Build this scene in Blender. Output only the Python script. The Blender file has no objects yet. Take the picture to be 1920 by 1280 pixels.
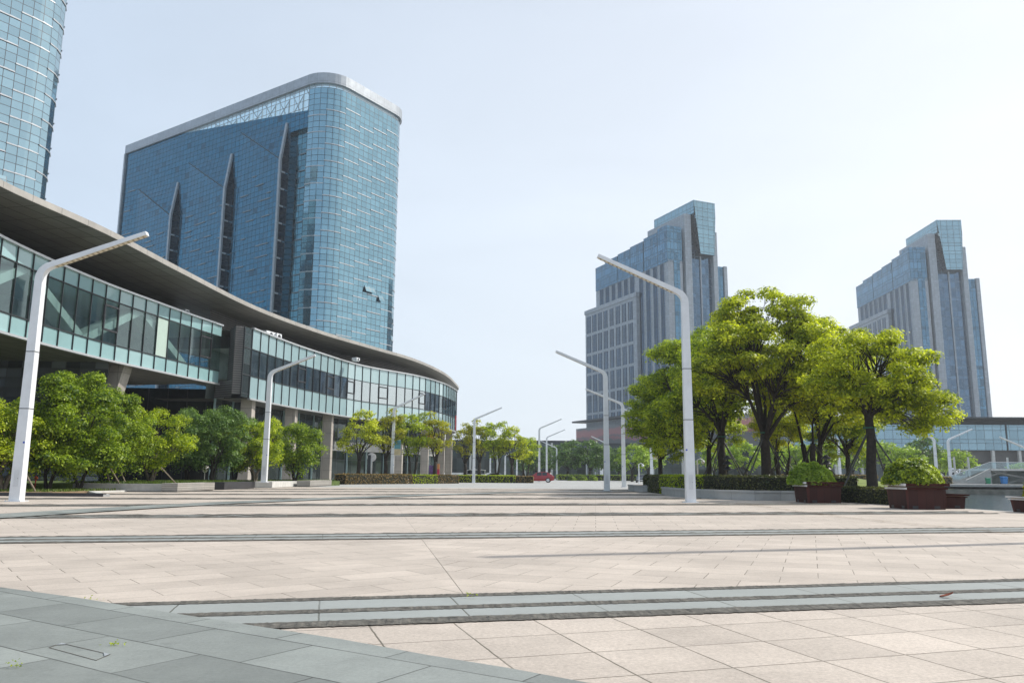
import bpy, math, random
import numpy as np
from mathutils import Vector, Matrix

# ------------------------------------------------------------------ camera, sky, sun, exposure
S = bpy.context.scene
COL = S.collection
R = math.radians
PITCH, ROLL, FPX, CAMH = R(9.56), R(0.4), 1484.0, 1.1
cam = bpy.data.objects.new('camera', bpy.data.cameras.new('camera'))
COL.objects.link(cam)
cam.data.sensor_width = 36.0
cam.data.lens = 36.0 * FPX / 1920.0
cam.data.clip_start = 0.05
cam.data.clip_end = 6000
CM = Matrix.Translation((0, 0, CAMH)) @ Matrix.Rotation(math.pi / 2 + PITCH, 4, 'X') @ Matrix.Rotation(ROLL, 4, 'Z')
cam.matrix_world = CM
S.camera = cam

SUN_AZ, SUN_EL = R(71), R(45)          # azimuth clockwise from the view direction (+Y)
world = bpy.data.worlds.new('World')
S.world = world
world.use_nodes = True
wn = world.node_tree
wn.nodes.clear()
wo = wn.nodes.new('ShaderNodeOutputWorld')
wb = wn.nodes.new('ShaderNodeBackground')
sky = wn.nodes.new('ShaderNodeTexSky')
sky.sky_type = 'NISHITA'
sky.sun_disc = False
sky.sun_elevation = SUN_EL
sky.sun_rotation = SUN_AZ
sky.air_density = 1.0
sky.dust_density = 1.6
sky.ozone_density = 1.2
wb.inputs['Strength'].default_value = 0.10
# thin bright overcast veil over the clear sky, denser towards the horizon
wtc = wn.nodes.new('ShaderNodeTexCoord'); wsx = wn.nodes.new('ShaderNodeSeparateXYZ'); wmr = wn.nodes.new('ShaderNodeMapRange'); wmx = wn.nodes.new('ShaderNodeMix')
wn.links.new(wtc.outputs['Generated'], wsx.inputs[0]); wn.links.new(wsx.outputs[2], wmr.inputs['Value'])
wmr.inputs['From Min'].default_value = 0.0; wmr.inputs['From Max'].default_value = 0.75; wmr.inputs['To Min'].default_value = 0.92; wmr.inputs['To Max'].default_value = 0.52
wmx.data_type = 'RGBA'; wvd = wn.nodes.new('ShaderNodeVectorMath'); wvd.operation = 'DOT_PRODUCT'; wvd.inputs[1].default_value = (math.sin(SUN_AZ), math.cos(SUN_AZ), 0.35)
wm2 = wn.nodes.new('ShaderNodeMapRange'); wm2.inputs['From Min'].default_value = -0.3; wm2.inputs['From Max'].default_value = 0.95
wvc = wn.nodes.new('ShaderNodeMix'); wvc.data_type = 'RGBA'; wvc.inputs[6].default_value = (5.2, 6.3, 7.6, 1); wvc.inputs[7].default_value = (8.05, 8.2, 8.25, 1)
wn.links.new(wtc.outputs['Generated'], wvd.inputs[0]); wn.links.new(wvd.outputs['Value'], wm2.inputs['Value']); wn.links.new(wm2.outputs[0], wvc.inputs[0]); wn.links.new(wvc.outputs[2], wmx.inputs[7])
wn.links.new(wmr.outputs[0], wmx.inputs[0]); wn.links.new(sky.outputs[0], wmx.inputs[6]); 
wmp = wn.nodes.new('ShaderNodeMapping'); wmp.inputs['Scale'].default_value = (1.0, 1.4, 3.2); wnz = wn.nodes.new('ShaderNodeTexNoise')
wnz.inputs['Scale'].default_value = 1.7; wnz.inputs['Detail'].default_value = 5.0; wnz.inputs['Roughness'].default_value = 0.55; wnz.inputs['Distortion'].default_value = 0.6
wcl = wn.nodes.new('ShaderNodeMapRange'); wcl.inputs['From Min'].default_value = 0.35; wcl.inputs['From Max'].default_value = 0.70; wcl.inputs['To Min'].default_value = 0.965; wcl.inputs['To Max'].default_value = 1.045
wml = wn.nodes.new('ShaderNodeMix'); wml.data_type = 'RGBA'; wml.blend_type = 'MULTIPLY'; wml.inputs[0].default_value = 1.0
wn.links.new(wtc.outputs['Generated'], wmp.inputs['Vector']); wn.links.new(wmp.outputs[0], wnz.inputs['Vector']); wn.links.new(wnz.outputs['Fac'], wcl.inputs['Value'])
wn.links.new(wmx.outputs[2], wml.inputs[6]); wn.links.new(wcl.outputs[0], wml.inputs[7]); wn.links.new(wml.outputs[2], wb.inputs['Color'])
wn.links.new(wb.outputs[0], wo.inputs['Surface'])

sun = bpy.data.objects.new('sun', bpy.data.lights.new('sun', 'SUN'))
COL.objects.link(sun)
sun.data.energy = 3.1
sun.data.angle = R(0.8)
sun.data.color = (1.0, 0.955, 0.88)
SD = Vector((math.sin(SUN_AZ) * math.cos(SUN_EL), math.cos(SUN_AZ) * math.cos(SUN_EL), math.sin(SUN_EL)))
sun.rotation_euler = SD.to_track_quat('Z', 'Y').to_euler()
S.view_settings.view_transform = 'Standard'
S.view_settings.look = 'None'
S.view_settings.exposure = 0.5
S.view_settings.gamma = 1.0
S.cycles.max_bounces = 8
S.cycles.transparent_max_bounces = 12
S.cycles.use_denoising = True

# ------------------------------------------------------------------ pixel -> world (1920 x 1280 photograph)
_O = Vector((0, 0, CAMH))
_R3 = CM.to_3x3()
def ray(x, y): return _R3 @ Vector(((x - 960) / FPX, (640 - y) / FPX, -1))
def G(x, y, z=0.0):
    d = ray(x, y); return _O + d * ((z - CAMH) / d.z)
def AT(x, y, Y):
    d = ray(x, y); return _O + d * (Y / d.y)
def ON(x, y, p0, n):
    d = ray(x, y); return _O + d * ((Vector(p0) - _O).dot(n) / d.dot(n))

# ------------------------------------------------------------------ naming / tagging
def tag(o, label=None, cat=None, group=None, kind=None):
    if label: o['label'] = label
    if cat: o['category'] = cat
    if group: o['group'] = group
    if kind: o['kind'] = kind
    return o
def empty(name, loc=(0, 0, 0), rz=0.0, label=None, cat=None, group=None):
    o = bpy.data.objects.new(name, None)
    o.empty_display_size = 0.3
    o.location = loc; o.rotation_euler = (0, 0, rz)
    COL.objects.link(o)
    return tag(o, label, cat, group)
def copy_tree(o, parent=None):
    c = o.copy(); COL.objects.link(c)
    if parent: c.parent = parent
    for ch in list(o.children): copy_tree(ch, c)
    return c
def dup(o, loc, rz=0.0, scale=None, label=None, group=None):
    c = copy_tree(o)
    c.location = loc; c.rotation_euler = (0, 0, rz)
    if scale: c.scale = scale if hasattr(scale, '__len__') else (scale,) * 3
    if label: c['label'] = label
    if group: c['group'] = group
    return c

# ------------------------------------------------------------------ mesh builder
class MB:
    def __init__(s): s.v = []; s.f = []; s.m = []; s.uv = []
    def face(s, pts, m=0, uv=None):
        i = len(s.v); s.v += [tuple(p) for p in pts]; s.f.append(tuple(range(i, i + len(pts)))); s.m.append(m); s.uv.append(uv)
    def hexa(s, b, t, m=0, bottom=True):
        """b, t: four bottom / top corners in ccw order"""
        n = len(b)
        for k in range(n):
            s.face([b[k], b[(k + 1) % n], t[(k + 1) % n], t[k]], m)
        s.face(list(t), m)
        if bottom: s.face(list(b)[::-1], m)
    def box(s, x0, x1, y0, y1, z0, z1, m=0):
        if x0 > x1: x0, x1 = x1, x0
        if y0 > y1: y0, y1 = y1, y0
        b = [(x0, y0, z0), (x1, y0, z0), (x1, y1, z0), (x0, y1, z0)]
        t = [(p[0], p[1], z1) for p in b]
        s.hexa(b, t, m)
    def prism(s, poly, z0, z1, m=0):
        s.hexa([(p[0], p[1], z0) for p in poly], [(p[0], p[1], z1) for p in poly], m)
    def wall(s, p, q, z0, z1, m=0, u0=0.0):
        L = math.hypot(q[0] - p[0], q[1] - p[1])
        s.face([(p[0], p[1], z0), (q[0], q[1], z0), (q[0], q[1], z1), (p[0], p[1], z1)], m,
               [(u0, z0), (u0 + L, z0), (u0 + L, z1), (u0, z1)])
        return u0 + L
    def bar(s, p, q, w, h=None, m=0, up=(0, 0, 1)):
        p, q = Vector(p), Vector(q); h = h or w
        d = (q - p).normalized(); up = Vector(up)
        if abs(d.dot(up)) > 0.98: up = Vector((1, 0, 0))
        a = d.cross(up).normalized(); c = a.cross(d).normalized()
        r = [(-a * w - c * h) / 2, (a * w - c * h) / 2, (a * w + c * h) / 2, (-a * w + c * h) / 2]
        s.hexa([p + k for k in r], [q + k for k in r], m)
    def tube(s, pts, rad, n=8, m=0, cap=True):
        pts = [Vector(p) for p in pts]; rings = []
        ref = Vector((0.31, 0.95, 0.05)).normalized()
        for i, p in enumerate(pts):
            d = (pts[min(i + 1, len(pts) - 1)] - pts[max(i - 1, 0)]).normalized()
            rr = ref if abs(d.dot(ref)) < 0.95 else Vector((1, 0, 0))
            a = d.cross(rr).normalized(); c = a.cross(d)
            r = rad[i] if hasattr(rad, '__len__') else rad
            i0 = len(s.v)
            for k in range(n):
                t = 2 * math.pi * k / n
                s.v.append(tuple(p + (a * math.cos(t) + c * math.sin(t)) * r))
            rings.append(i0)
        for a0, b0 in zip(rings, rings[1:]):
            for k in range(n):
                s.f.append((a0 + k, a0 + (k + 1) % n, b0 + (k + 1) % n, b0 + k)); s.m.append(m); s.uv.append(None)
        if cap:
            s.f.append(tuple(rings[0] + k for k in range(n))[::-1]); s.m.append(m); s.uv.append(None)
            s.f.append(tuple(rings[-1] + k for k in range(n))); s.m.append(m); s.uv.append(None)
    def disc_lathe(s, prof, n=16, c=(0, 0, 0), m=0):
        rings = []
        for r, z in prof:
            i0 = len(s.v)
            for k in range(n):
                t = 2 * math.pi * k / n
                s.v.append((c[0] + r * math.cos(t), c[1] + r * math.sin(t), c[2] + z))
            rings.append(i0)
        for a0, b0 in zip(rings, rings[1:]):
            for k in range(n):
                s.f.append((a0 + k, a0 + (k + 1) % n, b0 + (k + 1) % n, b0 + k)); s.m.append(m); s.uv.append(None)
        s.f.append(tuple(rings[-1] + k for k in range(n))); s.m.append(m); s.uv.append(None)
    def build(s, name, mats, parent=None, loc=None, smooth=False):
        if not isinstance(mats, (list, tuple)): mats = [mats]
        me = bpy.data.meshes.new(name)
        me.from_pydata(s.v, [], s.f)
        me.polygons.foreach_set('material_index', s.m)
        for mt in mats: me.materials.append(mt)
        uvl = me.uv_layers.new(name='UVMap'); dat = uvl.data
        arr = []
        for f, uv in zip(s.f, s.uv):
            if uv is not None:
                for q in uv: arr += [q[0], q[1]]
                continue
            P = [s.v[i] for i in f]
            nx = ny = nz = 0.0
            for k in range(len(P)):
                a, b = P[k], P[(k + 1) % len(P)]
                nx += (a[1] - b[1]) * (a[2] + b[2]); ny += (a[2] - b[2]) * (a[0] + b[0]); nz += (a[0] - b[0]) * (a[1] + b[1])
            l = math.hypot(nx, ny)
            if abs(nz) > l:
                for p in P: arr += [p[0], p[1]]
            else:
                tx, ty = -ny / (l or 1), nx / (l or 1)
                for p in P: arr += [p[0] * tx + p[1] * ty, p[2]]
        dat.foreach_set('uv', arr)
        if smooth: me.polygons.foreach_set('use_smooth', [True] * len(me.polygons))
        me.update()
        o = bpy.data.objects.new(name, me); COL.objects.link(o)
        if parent: o.parent = parent
        if loc: o.location = loc
        return o

# ------------------------------------------------------------------ materials
def _n(nt, typ, ins=None, **props):
    n = nt.nodes.new(typ)
    for k, v in props.items(): setattr(n, k, v)
    for k, v in (ins or {}).items():
        if hasattr(v, 'links') or isinstance(v, bpy.types.NodeSocket): nt.links.new(v, n.inputs[k])
        else: n.inputs[k].default_value = v
    return n
def _c(c): return (c[0], c[1], c[2], 1.0)
def base_mat(name):
    m = bpy.data.materials.new(name); m.use_nodes = True
    nt = m.node_tree; nt.nodes.clear()
    out = _n(nt, 'ShaderNodeOutputMaterial')
    return m, nt, out
def M_math(nt, op, a, b=None, c=None):
    n = nt.nodes.new('ShaderNodeMath'); n.operation = op
    for i, v in enumerate((a, b, c)):
        if v is None: continue
        if isinstance(v, bpy.types.NodeSocket): nt.links.new(v, n.inputs[i])
        else: n.inputs[i].default_value = v
    return n.outputs[0]
def M_mix(nt, fac, a, b):
    n = nt.nodes.new('ShaderNodeMix'); n.data_type = 'RGBA'
    for i, v in ((0, fac), (6, a), (7, b)):
        if isinstance(v, bpy.types.NodeSocket): nt.links.new(v, n.inputs[i])
        else: n.inputs[i].default_value = v if i == 0 else _c(v)
    return n.outputs[2]
def solid(name, col, rough=0.6, metal=0.0, vary=0.12, scale=3.0, bump=0.0, spec=0.4, coat=0.0):
    m, nt, out = base_mat(name)
    tc = _n(nt, 'ShaderNodeTexCoord')
    nz = _n(nt, 'ShaderNodeTexNoise', {'Vector': tc.outputs['Object'], 'Scale': scale, 'Detail': 6.0, 'Roughness': 0.6})
    f = _n(nt, 'ShaderNodeMapRange', {'Value': nz.outputs['Fac'], 'From Min': 0.3, 'From Max': 0.7})
    colr = M_mix(nt, f.outputs[0], [x * (1 - vary) for x in col], [min(1, x * (1 + vary)) for x in col])
    p = _n(nt, 'ShaderNodeBsdfPrincipled', {'Base Color': colr, 'Roughness': rough, 'Metallic': metal, 'Specular IOR Level': spec, 'Coat Weight': coat})
    if bump:
        b = _n(nt, 'ShaderNodeBump', {'Height': nz.outputs['Fac'], 'Strength': bump, 'Distance': 0.02})
        nt.links.new(b.outputs[0], p.inputs['Normal'])
    nt.links.new(p.outputs[0], out.inputs[0])
    return m
def curtain(name, tint, pu, pv, lines=(0.0,), lw=0.09, frame=(0.05, 0.06, 0.07), metal=0.92, rough=0.06, tilt=0.02, wob=0.02, vary=0.25, dark=0.0):
    """coated glass curtain wall in uv metres: panes pu x pv with thin mullions, each pane tilted a little"""
    m, nt, out = base_mat(name)
    uv = _n(nt, 'ShaderNodeUVMap', uv_map='UVMap')
    sx = _n(nt, 'ShaderNodeSeparateXYZ', {0: uv.outputs[0]})
    u = M_math(nt, 'DIVIDE', sx.outputs[0], pu); v = M_math(nt, 'DIVIDE', sx.outputs[1], pv)
    mask = M_math(nt, 'LESS_THAN', M_math(nt, 'FRACT', u), lw / pu)
    cell_v = M_math(nt, 'FLOOR', v)
    for l in lines:
        k = M_math(nt, 'FRACT', M_math(nt, 'SUBTRACT', v, l / pv))
        mask = M_math(nt, 'MAXIMUM', mask, M_math(nt, 'LESS_THAN', k, lw / pv))
        if l: cell_v = M_math(nt, 'ADD', cell_v, M_math(nt, 'MULTIPLY', M_math(nt, 'GREATER_THAN', M_math(nt, 'FRACT', v), l / pv), 0.37))
    cc = _n(nt, 'ShaderNodeCombineXYZ', {0: M_math(nt, 'FLOOR', u), 1: cell_v, 2: 0.0})
    wnz = _n(nt, 'ShaderNodeTexWhiteNoise', {'Vector': cc.outputs[0]}, noise_dimensions='3D')
    geo = _n(nt, 'ShaderNodeNewGeometry')
    sub = _n(nt, 'ShaderNodeVectorMath', {0: wnz.outputs['Color'], 1: (0.5, 0.5, 0.5)}, operation='SUBTRACT')
    sc = _n(nt, 'ShaderNodeVectorMath', {0: sub.outputs[0], 'Scale': tilt}, operation='SCALE')
    nz = _n(nt, 'ShaderNodeTexNoise', {'Vector': uv.outputs[0], 'Scale': 0.35, 'Detail': 2.0})
    sub2 = _n(nt, 'ShaderNodeVectorMath', {0: nz.outputs['Color'], 1: (0.5, 0.5, 0.5)}, operation='SUBTRACT')
    sc2 = _n(nt, 'ShaderNodeVectorMath', {0: sub2.outputs[0], 'Scale': wob}, operation='SCALE')
    ad = _n(nt, 'ShaderNodeVectorMath', {0: geo.outputs['Normal'], 1: sc.outputs[0]}, operation='ADD')
    ad2 = _n(nt, 'ShaderNodeVectorMath', {0: ad.outputs[0], 1: sc2.outputs[0]}, operation='ADD')
    nn = _n(nt, 'ShaderNodeVectorMath', {0: ad2.outputs[0]}, operation='NORMALIZE')
    col = M_mix(nt, wnz.outputs['Value'], [x * (1 - vary) for x in tint], [x * (1 + vary * 0.6) for x in tint])
    if dark:   # a share of panes with open blinds / dark rooms behind
        wd = M_math(nt, 'LESS_THAN', _n(nt, 'ShaderNodeSeparateColor', {0: wnz.outputs['Color']}).outputs[1], dark)
        col = M_mix(nt, M_math(nt, 'MULTIPLY', wd, 0.45), col, (0.02, 0.03, 0.04))
    col = M_mix(nt, mask, col, frame)
    p = _n(nt, 'ShaderNodeBsdfPrincipled', {'Base Color': col, 'Metallic': M_math(nt, 'MULTIPLY', M_math(nt, 'SUBTRACT', 1.0, mask), metal),
            'Roughness': M_math(nt, 'ADD', rough, M_math(nt, 'MULTIPLY', mask, 0.35)), 'Normal': nn.outputs[0]})
    nt.links.new(p.outputs[0], out.inputs[0])
    return m
def see_through(name, tint=(0.7, 0.85, 0.85), keep=0.55, gloss=(0.8, 0.9, 0.92), rough=0.02):
    m, nt, out = base_mat(name)
    geo = _n(nt, 'ShaderNodeNewGeometry')
    tr = _n(nt, 'ShaderNodeBsdfTransparent', {'Color': _c(tint)})
    gl = _n(nt, 'ShaderNodeBsdfGlossy', {'Color': _c(gloss), 'Roughness': rough})
    lw = _n(nt, 'ShaderNodeLayerWeight', {'Blend': 0.35})
    f = M_math(nt, 'MINIMUM', M_math(nt, 'ADD', 1 - keep, M_math(nt, 'MULTIPLY', lw.outputs['Fresnel'], 0.35)), 0.95)
    mx = _n(nt, 'ShaderNodeMixShader', {0: f, 1: tr.outputs[0], 2: gl.outputs[0]})
    nt.links.new(mx.outputs[0], out.inputs[0])
    return m
def panels(name, col, pu, pv, lw=0.03, seam=0.35, rough=0.5, metal=0.0, vary=0.1, offset=0.0, bump=0.15, mortar=None):
    """brick-texture cladding in uv metres"""
    m, nt, out = base_mat(name)
    uv = _n(nt, 'ShaderNodeUVMap', uv_map='UVMap')
    bk = _n(nt, 'ShaderNodeTexBrick', {'Vector': uv.outputs[0], 'Color1': _c([x * (1 - vary) for x in col]), 'Color2': _c([min(1, x * (1 + vary)) for x in col]),
            'Mortar': _c(mortar or [x * seam for x in col]), 'Scale': 1.0, 'Mortar Size': lw / 2, 'Mortar Smooth': 0.1, 'Bias': 0.0, 'Brick Width': pu, 'Row Height': pv},
            offset=offset, squash=1.0)
    nz = _n(nt, 'ShaderNodeTexNoise', {'Vector': uv.outputs[0], 'Scale': 0.9, 'Detail': 7.0, 'Roughness': 0.65})
    f = _n(nt, 'ShaderNodeMapRange', {'Value': nz.outputs['Fac'], 'From Min': 0.3, 'From Max': 0.7, 'To Min': 0.82, 'To Max': 1.1})
    mu = _n(nt, 'ShaderNodeMix', {0: 1.0, 6: bk.outputs['Color'], 7: f.outputs[0]}, data_type='RGBA', blend_type='MULTIPLY')
    p = _n(nt, 'ShaderNodeBsdfPrincipled', {'Base Color': mu.outputs[2], 'Roughness': rough, 'Metallic': metal, 'Specular IOR Level': 0.4})
    b = _n(nt, 'ShaderNodeBump', {'Height': bk.outputs['Fac'], 'Strength': bump, 'Distance': -0.01})
    nt.links.new(b.outputs[0], p.inputs['Normal'])
    nt.links.new(p.outputs[0], out.inputs[0])
    return m
def paving(name, col, rot, bw, rh, offset=0.0, lw=0.012, fade=0.6, loc=(0, 0), vary=0.05, mortar=(0.16, 0.14, 0.11), speck=0.10, stain=0.12, rough=0.75, patch=0.04):
    """stone slabs on the ground, world metres turned by rot"""
    m, nt, out = base_mat(name)
    geo = _n(nt, 'ShaderNodeNewGeometry')
    mp = _n(nt, 'ShaderNodeMapping', {'Vector': geo.outputs['Position'], 'Location': (loc[0], loc[1], 0), 'Rotation': (0, 0, rot)}, vector_type='TEXTURE')
    wob = _n(nt, 'ShaderNodeTexNoise', {'Vector': geo.outputs['Position'], 'Scale': 9.0, 'Detail': 3.0})
    wv = _n(nt, 'ShaderNodeVectorMath', {0: wob.outputs['Color'], 'Scale': 0.010}, operation='SCALE')
    va = _n(nt, 'ShaderNodeVectorMath', {0: mp.outputs[0], 1: wv.outputs[0]}, operation='ADD')
    bk = _n(nt, 'ShaderNodeTexBrick', {'Vector': va.outputs[0], 'Color1': _c([x * (1 - vary) for x in col]), 'Color2': _c([min(1, x * (1 + vary)) for x in col]),
            'Mortar': _c(mortar), 'Scale': 1.0, 'Mortar Size': lw / 2, 'Mortar Smooth': 0.25, 'Bias': 0.0, 'Brick Width': bw, 'Row Height': rh}, offset=offset, squash=1.0)
    # granite speckle
    s1 = _n(nt, 'ShaderNodeTexNoise', {'Vector': geo.outputs['Position'], 'Scale': 38.0, 'Detail': 8.0, 'Roughness': 0.9})
    f1 = _n(nt, 'ShaderNodeMapRange', {'Value': s1.outputs['Fac'], 'From Min': 0.3, 'From Max': 0.7, 'To Min': 1 - speck, 'To Max': 1 + speck})
    # worn and dirty patches
    s2 = _n(nt, 'ShaderNodeTexNoise', {'Vector': geo.outputs['Position'], 'Scale': 0.55, 'Detail': 9.0, 'Roughness': 0.68})
    f2 = _n(nt, 'ShaderNodeMapRange', {'Value': s2.outputs['Fac'], 'From Min': 0.32, 'From Max': 0.62, 'To Min': 1 - stain, 'To Max': 1 + stain * 0.3})
    s3 = _n(nt, 'ShaderNodeTexNoise', {'Vector': geo.outputs['Position'], 'Scale': 4.0, 'Detail': 8.0, 'Roughness': 0.72})
    f3 = _n(nt, 'ShaderNodeMapRange', {'Value': s3.outputs['Fac'], 'From Min': 0.58, 'From Max': 0.74, 'To Min': 1.0, 'To Max': 1 - patch})
    # chewing gum and oil spots, fine drag marks
    vo = _n(nt, 'ShaderNodeTexVoronoi', {'Vector': geo.outputs['Position'], 'Scale': 1.7})
    sp = _n(nt, 'ShaderNodeMapRange', {'Value': vo.outputs['Distance'], 'From Min': 0.02, 'From Max': 0.045, 'To Min': 0.72, 'To Max': 1.0})
    mp2 = _n(nt, 'ShaderNodeMapping', {'Vector': geo.outputs['Position'], 'Rotation': (0, 0, 0.5), 'Scale': (0.35, 3.2, 1)})
    s4 = _n(nt, 'ShaderNodeTexNoise', {'Vector': mp2.outputs[0], 'Scale': 1.3, 'Detail': 8.0, 'Roughness': 0.7})
    f4 = _n(nt, 'ShaderNodeMapRange', {'Value': s4.outputs['Fac'], 'From Min': 0.55, 'From Max': 0.72, 'To Min': 1.0, 'To Max': 0.93})
    k = M_math(nt, 'MULTIPLY', M_math(nt, 'MULTIPLY', f1.outputs[0], f2.outputs[0]), M_math(nt, 'MULTIPLY', f3.outputs[0], M_math(nt, 'MULTIPLY', sp.outputs[0], f4.outputs[0])))
    mu = _n(nt, 'ShaderNodeMix', {0: 1.0, 6: bk.outputs['Color'], 7: k}, data_type='RGBA', blend_type='MULTIPLY')
    # joints fade out where they are filled with the same sand
    jn = _n(nt, 'ShaderNodeTexNoise', {'Vector': geo.outputs['Position'], 'Scale': 0.8, 'Detail': 3.0})
    jf = _n(nt, 'ShaderNodeMapRange', {'Value': jn.outputs['Fac'], 'From Min': 0.42, 'From Max': 0.62, 'To Min': 0.0, 'To Max': fade})
    jm = M_math(nt, 'MULTIPLY', bk.outputs['Fac'], jf.outputs[0])
    fill = M_mix(nt, jm, mu.outputs[2], [x * 0.80 for x in col])
    p = _n(nt, 'ShaderNodeBsdfPrincipled', {'Base Color': fill, 'Roughness': rough, 'Specular IOR Level': 0.3})
    hh = M_math(nt, 'SUBTRACT', M_math(nt, 'MULTIPLY', s1.outputs['Fac'], 0.25), bk.outputs['Fac'])
    b = _n(nt, 'ShaderNodeBump', {'Height': hh, 'Strength': 0.5, 'Distance': 0.006})
    nt.links.new(b.outputs[0], p.inputs['Normal'])
    nt.links.new(p.outputs[0], out.inputs[0])
    return m
def leaf_mat(name, dark, light, trans=0.45, patch=(0.9, 1.0, 0.8), rough=0.45):
    m, nt, out = base_mat(name)
    geo = _n(nt, 'ShaderNodeNewGeometry')
    tc = _n(nt, 'ShaderNodeTexCoord')
    nz = _n(nt, 'ShaderNodeTexNoise', {'Vector': tc.outputs['Object'], 'Scale': 0.9, 'Detail': 3.0})
    f = _n(nt, 'ShaderNodeMapRange', {'Value': nz.outputs['Fac'], 'From Min': 0.35, 'From Max': 0.65, 'To Min': -0.35, 'To Max': 0.35})
    k = _n(nt, 'ShaderNodeClamp', {0: M_math(nt, 'ADD', geo.outputs['Random Per Island'], f.outputs[0])})
    col = M_mix(nt, k.outputs[0], dark, light)
    p = _n(nt, 'ShaderNodeBsdfPrincipled', {'Base Color': col, 'Roughness': rough, 'Specular IOR Level': 0.35})
    tcol = _n(nt, 'ShaderNodeMix', {0: 1.0, 6: col, 7: (1.25, 1.35, 0.55, 1)}, data_type='RGBA', blend_type='MULTIPLY')
    t = _n(nt, 'ShaderNodeBsdfTranslucent', {'Color': tcol.outputs[2]})
    mx = _n(nt, 'ShaderNodeMixShader', {0: trans, 1: p.outputs[0], 2: t.outputs[0]})
    nt.links.new(mx.outputs[0], out.inputs[0])
    return m

MT = {}
MT['tower_side'] = curtain('tower_glass_shaded_tint', (0.030, 0.140, 0.225), 1.5, 4.0, (0.0, 1.2, 2.6), 0.12, (0.02, 0.03, 0.04), tilt=0.03, wob=0.03, vary=0.14, dark=0.03)  # shaded face: its darker sky reflection is put into the tint
MT['tower_front'] = curtain('tower_glass_sunny_tint', (0.215, 0.375, 0.45), 1.5, 4.0, (0.0, 1.2, 2.6), 0.10, (0.03, 0.04, 0.05), tilt=0.025, wob=0.03, vary=0.10)  # sunny face: its brighter sky reflection is put into the tint
MT['tower_dark'] = curtain('tower_glass_dark', (0.018, 0.045, 0.060), 1.5, 4.0, (0.0, 2.0), 0.12, (0.02, 0.03, 0.04), tilt=0.02)
MT['tower_bay'] = curtain('tower_glass_bay', (0.075, 0.20, 0.26), 1.5, 4.0, (0.0, 1.2, 2.6), 0.12, (0.02, 0.03, 0.04), tilt=0.03, wob=0.04, vary=0.2)
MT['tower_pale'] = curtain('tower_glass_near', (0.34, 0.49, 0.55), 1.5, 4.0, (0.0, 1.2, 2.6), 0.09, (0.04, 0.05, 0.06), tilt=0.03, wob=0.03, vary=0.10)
MT['office_glass'] = curtain('office_glass', (0.095, 0.205, 0.30), 1.5, 3.9, (0.0, 1.2), 0.13, (0.05, 0.07, 0.08), tilt=0.03, wob=0.03, vary=0.25, dark=0.12)
MT['strip_glass'] = curtain('strip_glass', (0.042, 0.10, 0.17), 1.1, 3.9, (0.0,), 0.22, (0.03, 0.04, 0.05), tilt=0.03, vary=0.35)
MT['annex_glass'] = curtain('annex_glass', (0.25, 0.37, 0.43), 1.9, 3.0, (0.0, 0.9), 0.09, (0.08, 0.10, 0.11), tilt=0.02, wob=0.02, vary=0.12)
MT['lobby_glass'] = curtain('lobby_glass', (0.09, 0.115, 0.115), 1.6, 2.9, (0.0,), 0.07, (0.03, 0.035, 0.04), tilt=0.03, wob=0.04, vary=0.5, metal=0.6)
MT['clear'] = see_through('clear_glass', (0.50, 0.70, 0.80), 0.78)
MT['vision'] = see_through('vision_glass', (0.66, 0.80, 0.79), 0.84, (.75, .9, .9))
MT['vision_sky'] = see_through('vision_glass_mirrored', (0.60, 0.72, 0.72), 0.58, (0.6, 0.68, 0.7))
MT['vision_pale'] = see_through('vision_glass_sky', (0.42, 0.52, 0.53), 0.22, (0.66, 0.72, 0.73))
MT['white_metal'] = solid('white_metal', (0.72, 0.74, 0.76), 0.35, 0.0, 0.09, 1.3)
MT['alu'] = panels('aluminium_panels', (0.37, 0.40, 0.43), 2.4, 8.0, 0.06, 0.55, 0.4, 0.5, 0.05)
MT['trim'] = solid('aluminium_trim', (0.62, 0.63, 0.64), 0.35, 0.6, 0.06)
MT['pale_trim'] = solid('pale_trim', (0.46, 0.48, 0.50), 0.4, 0.5, 0.1)
MT['dull_trim'] = solid('dull_trim', (0.26, 0.28, 0.30), 0.45, 0.4, 0.1)
MT['dark_metal'] = solid('dark_metal', (0.045, 0.05, 0.055), 0.45, 0.3, 0.15)
MT['stone'] = panels('grey_stone_cladding', (0.335, 0.375, 0.415), 1.2, 0.9, 0.05, 0.55, 0.6, 0.0, 0.10, bump=0.1)
MT['stone_light'] = panels('pale_stone_cladding', (0.44, 0.40, 0.36), 1.4, 1.5, 0.035, 0.45, 0.55, 0.0, 0.06, bump=0.15)
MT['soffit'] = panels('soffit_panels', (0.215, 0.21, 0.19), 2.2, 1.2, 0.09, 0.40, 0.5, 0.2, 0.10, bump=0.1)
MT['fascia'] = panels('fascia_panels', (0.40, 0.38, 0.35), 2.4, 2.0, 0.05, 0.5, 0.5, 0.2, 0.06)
MT['teal'] = solid('teal_spandrel_glass', (0.27, 0.44, 0.45), 0.12, 0.0, 0.07, 0.25, spec=0.8, coat=0.6)
MT['teal_pale'] = solid('pale_spandrel_glass', (0.34, 0.48, 0.50), 0.10, 0.1, 0.08, 0.2, spec=0.9, coat=0.8)
MT['concrete'] = solid('concrete', (0.36, 0.36, 0.345), 0.8, 0.0, 0.15, 2.5, 0.3)
MT['concrete_light'] = solid('pale_concrete', (0.55, 0.545, 0.52), 0.8, 0.0, 0.12, 2.5, 0.3)
MT['interior'] = solid('interior_wall', (0.34, 0.39, 0.38), 0.8, 0.0, 0.3, 0.6)
MT['interior_light'] = solid('interior_white', (0.62, 0.66, 0.63), 0.6, 0.0, 0.05)
MT['louvre'] = panels('louvre_slats', (0.17, 0.165, 0.16), 30.0, 0.22, 0.09, 0.30, 0.5, 0.3, 0.05, bump=0.6)
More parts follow.
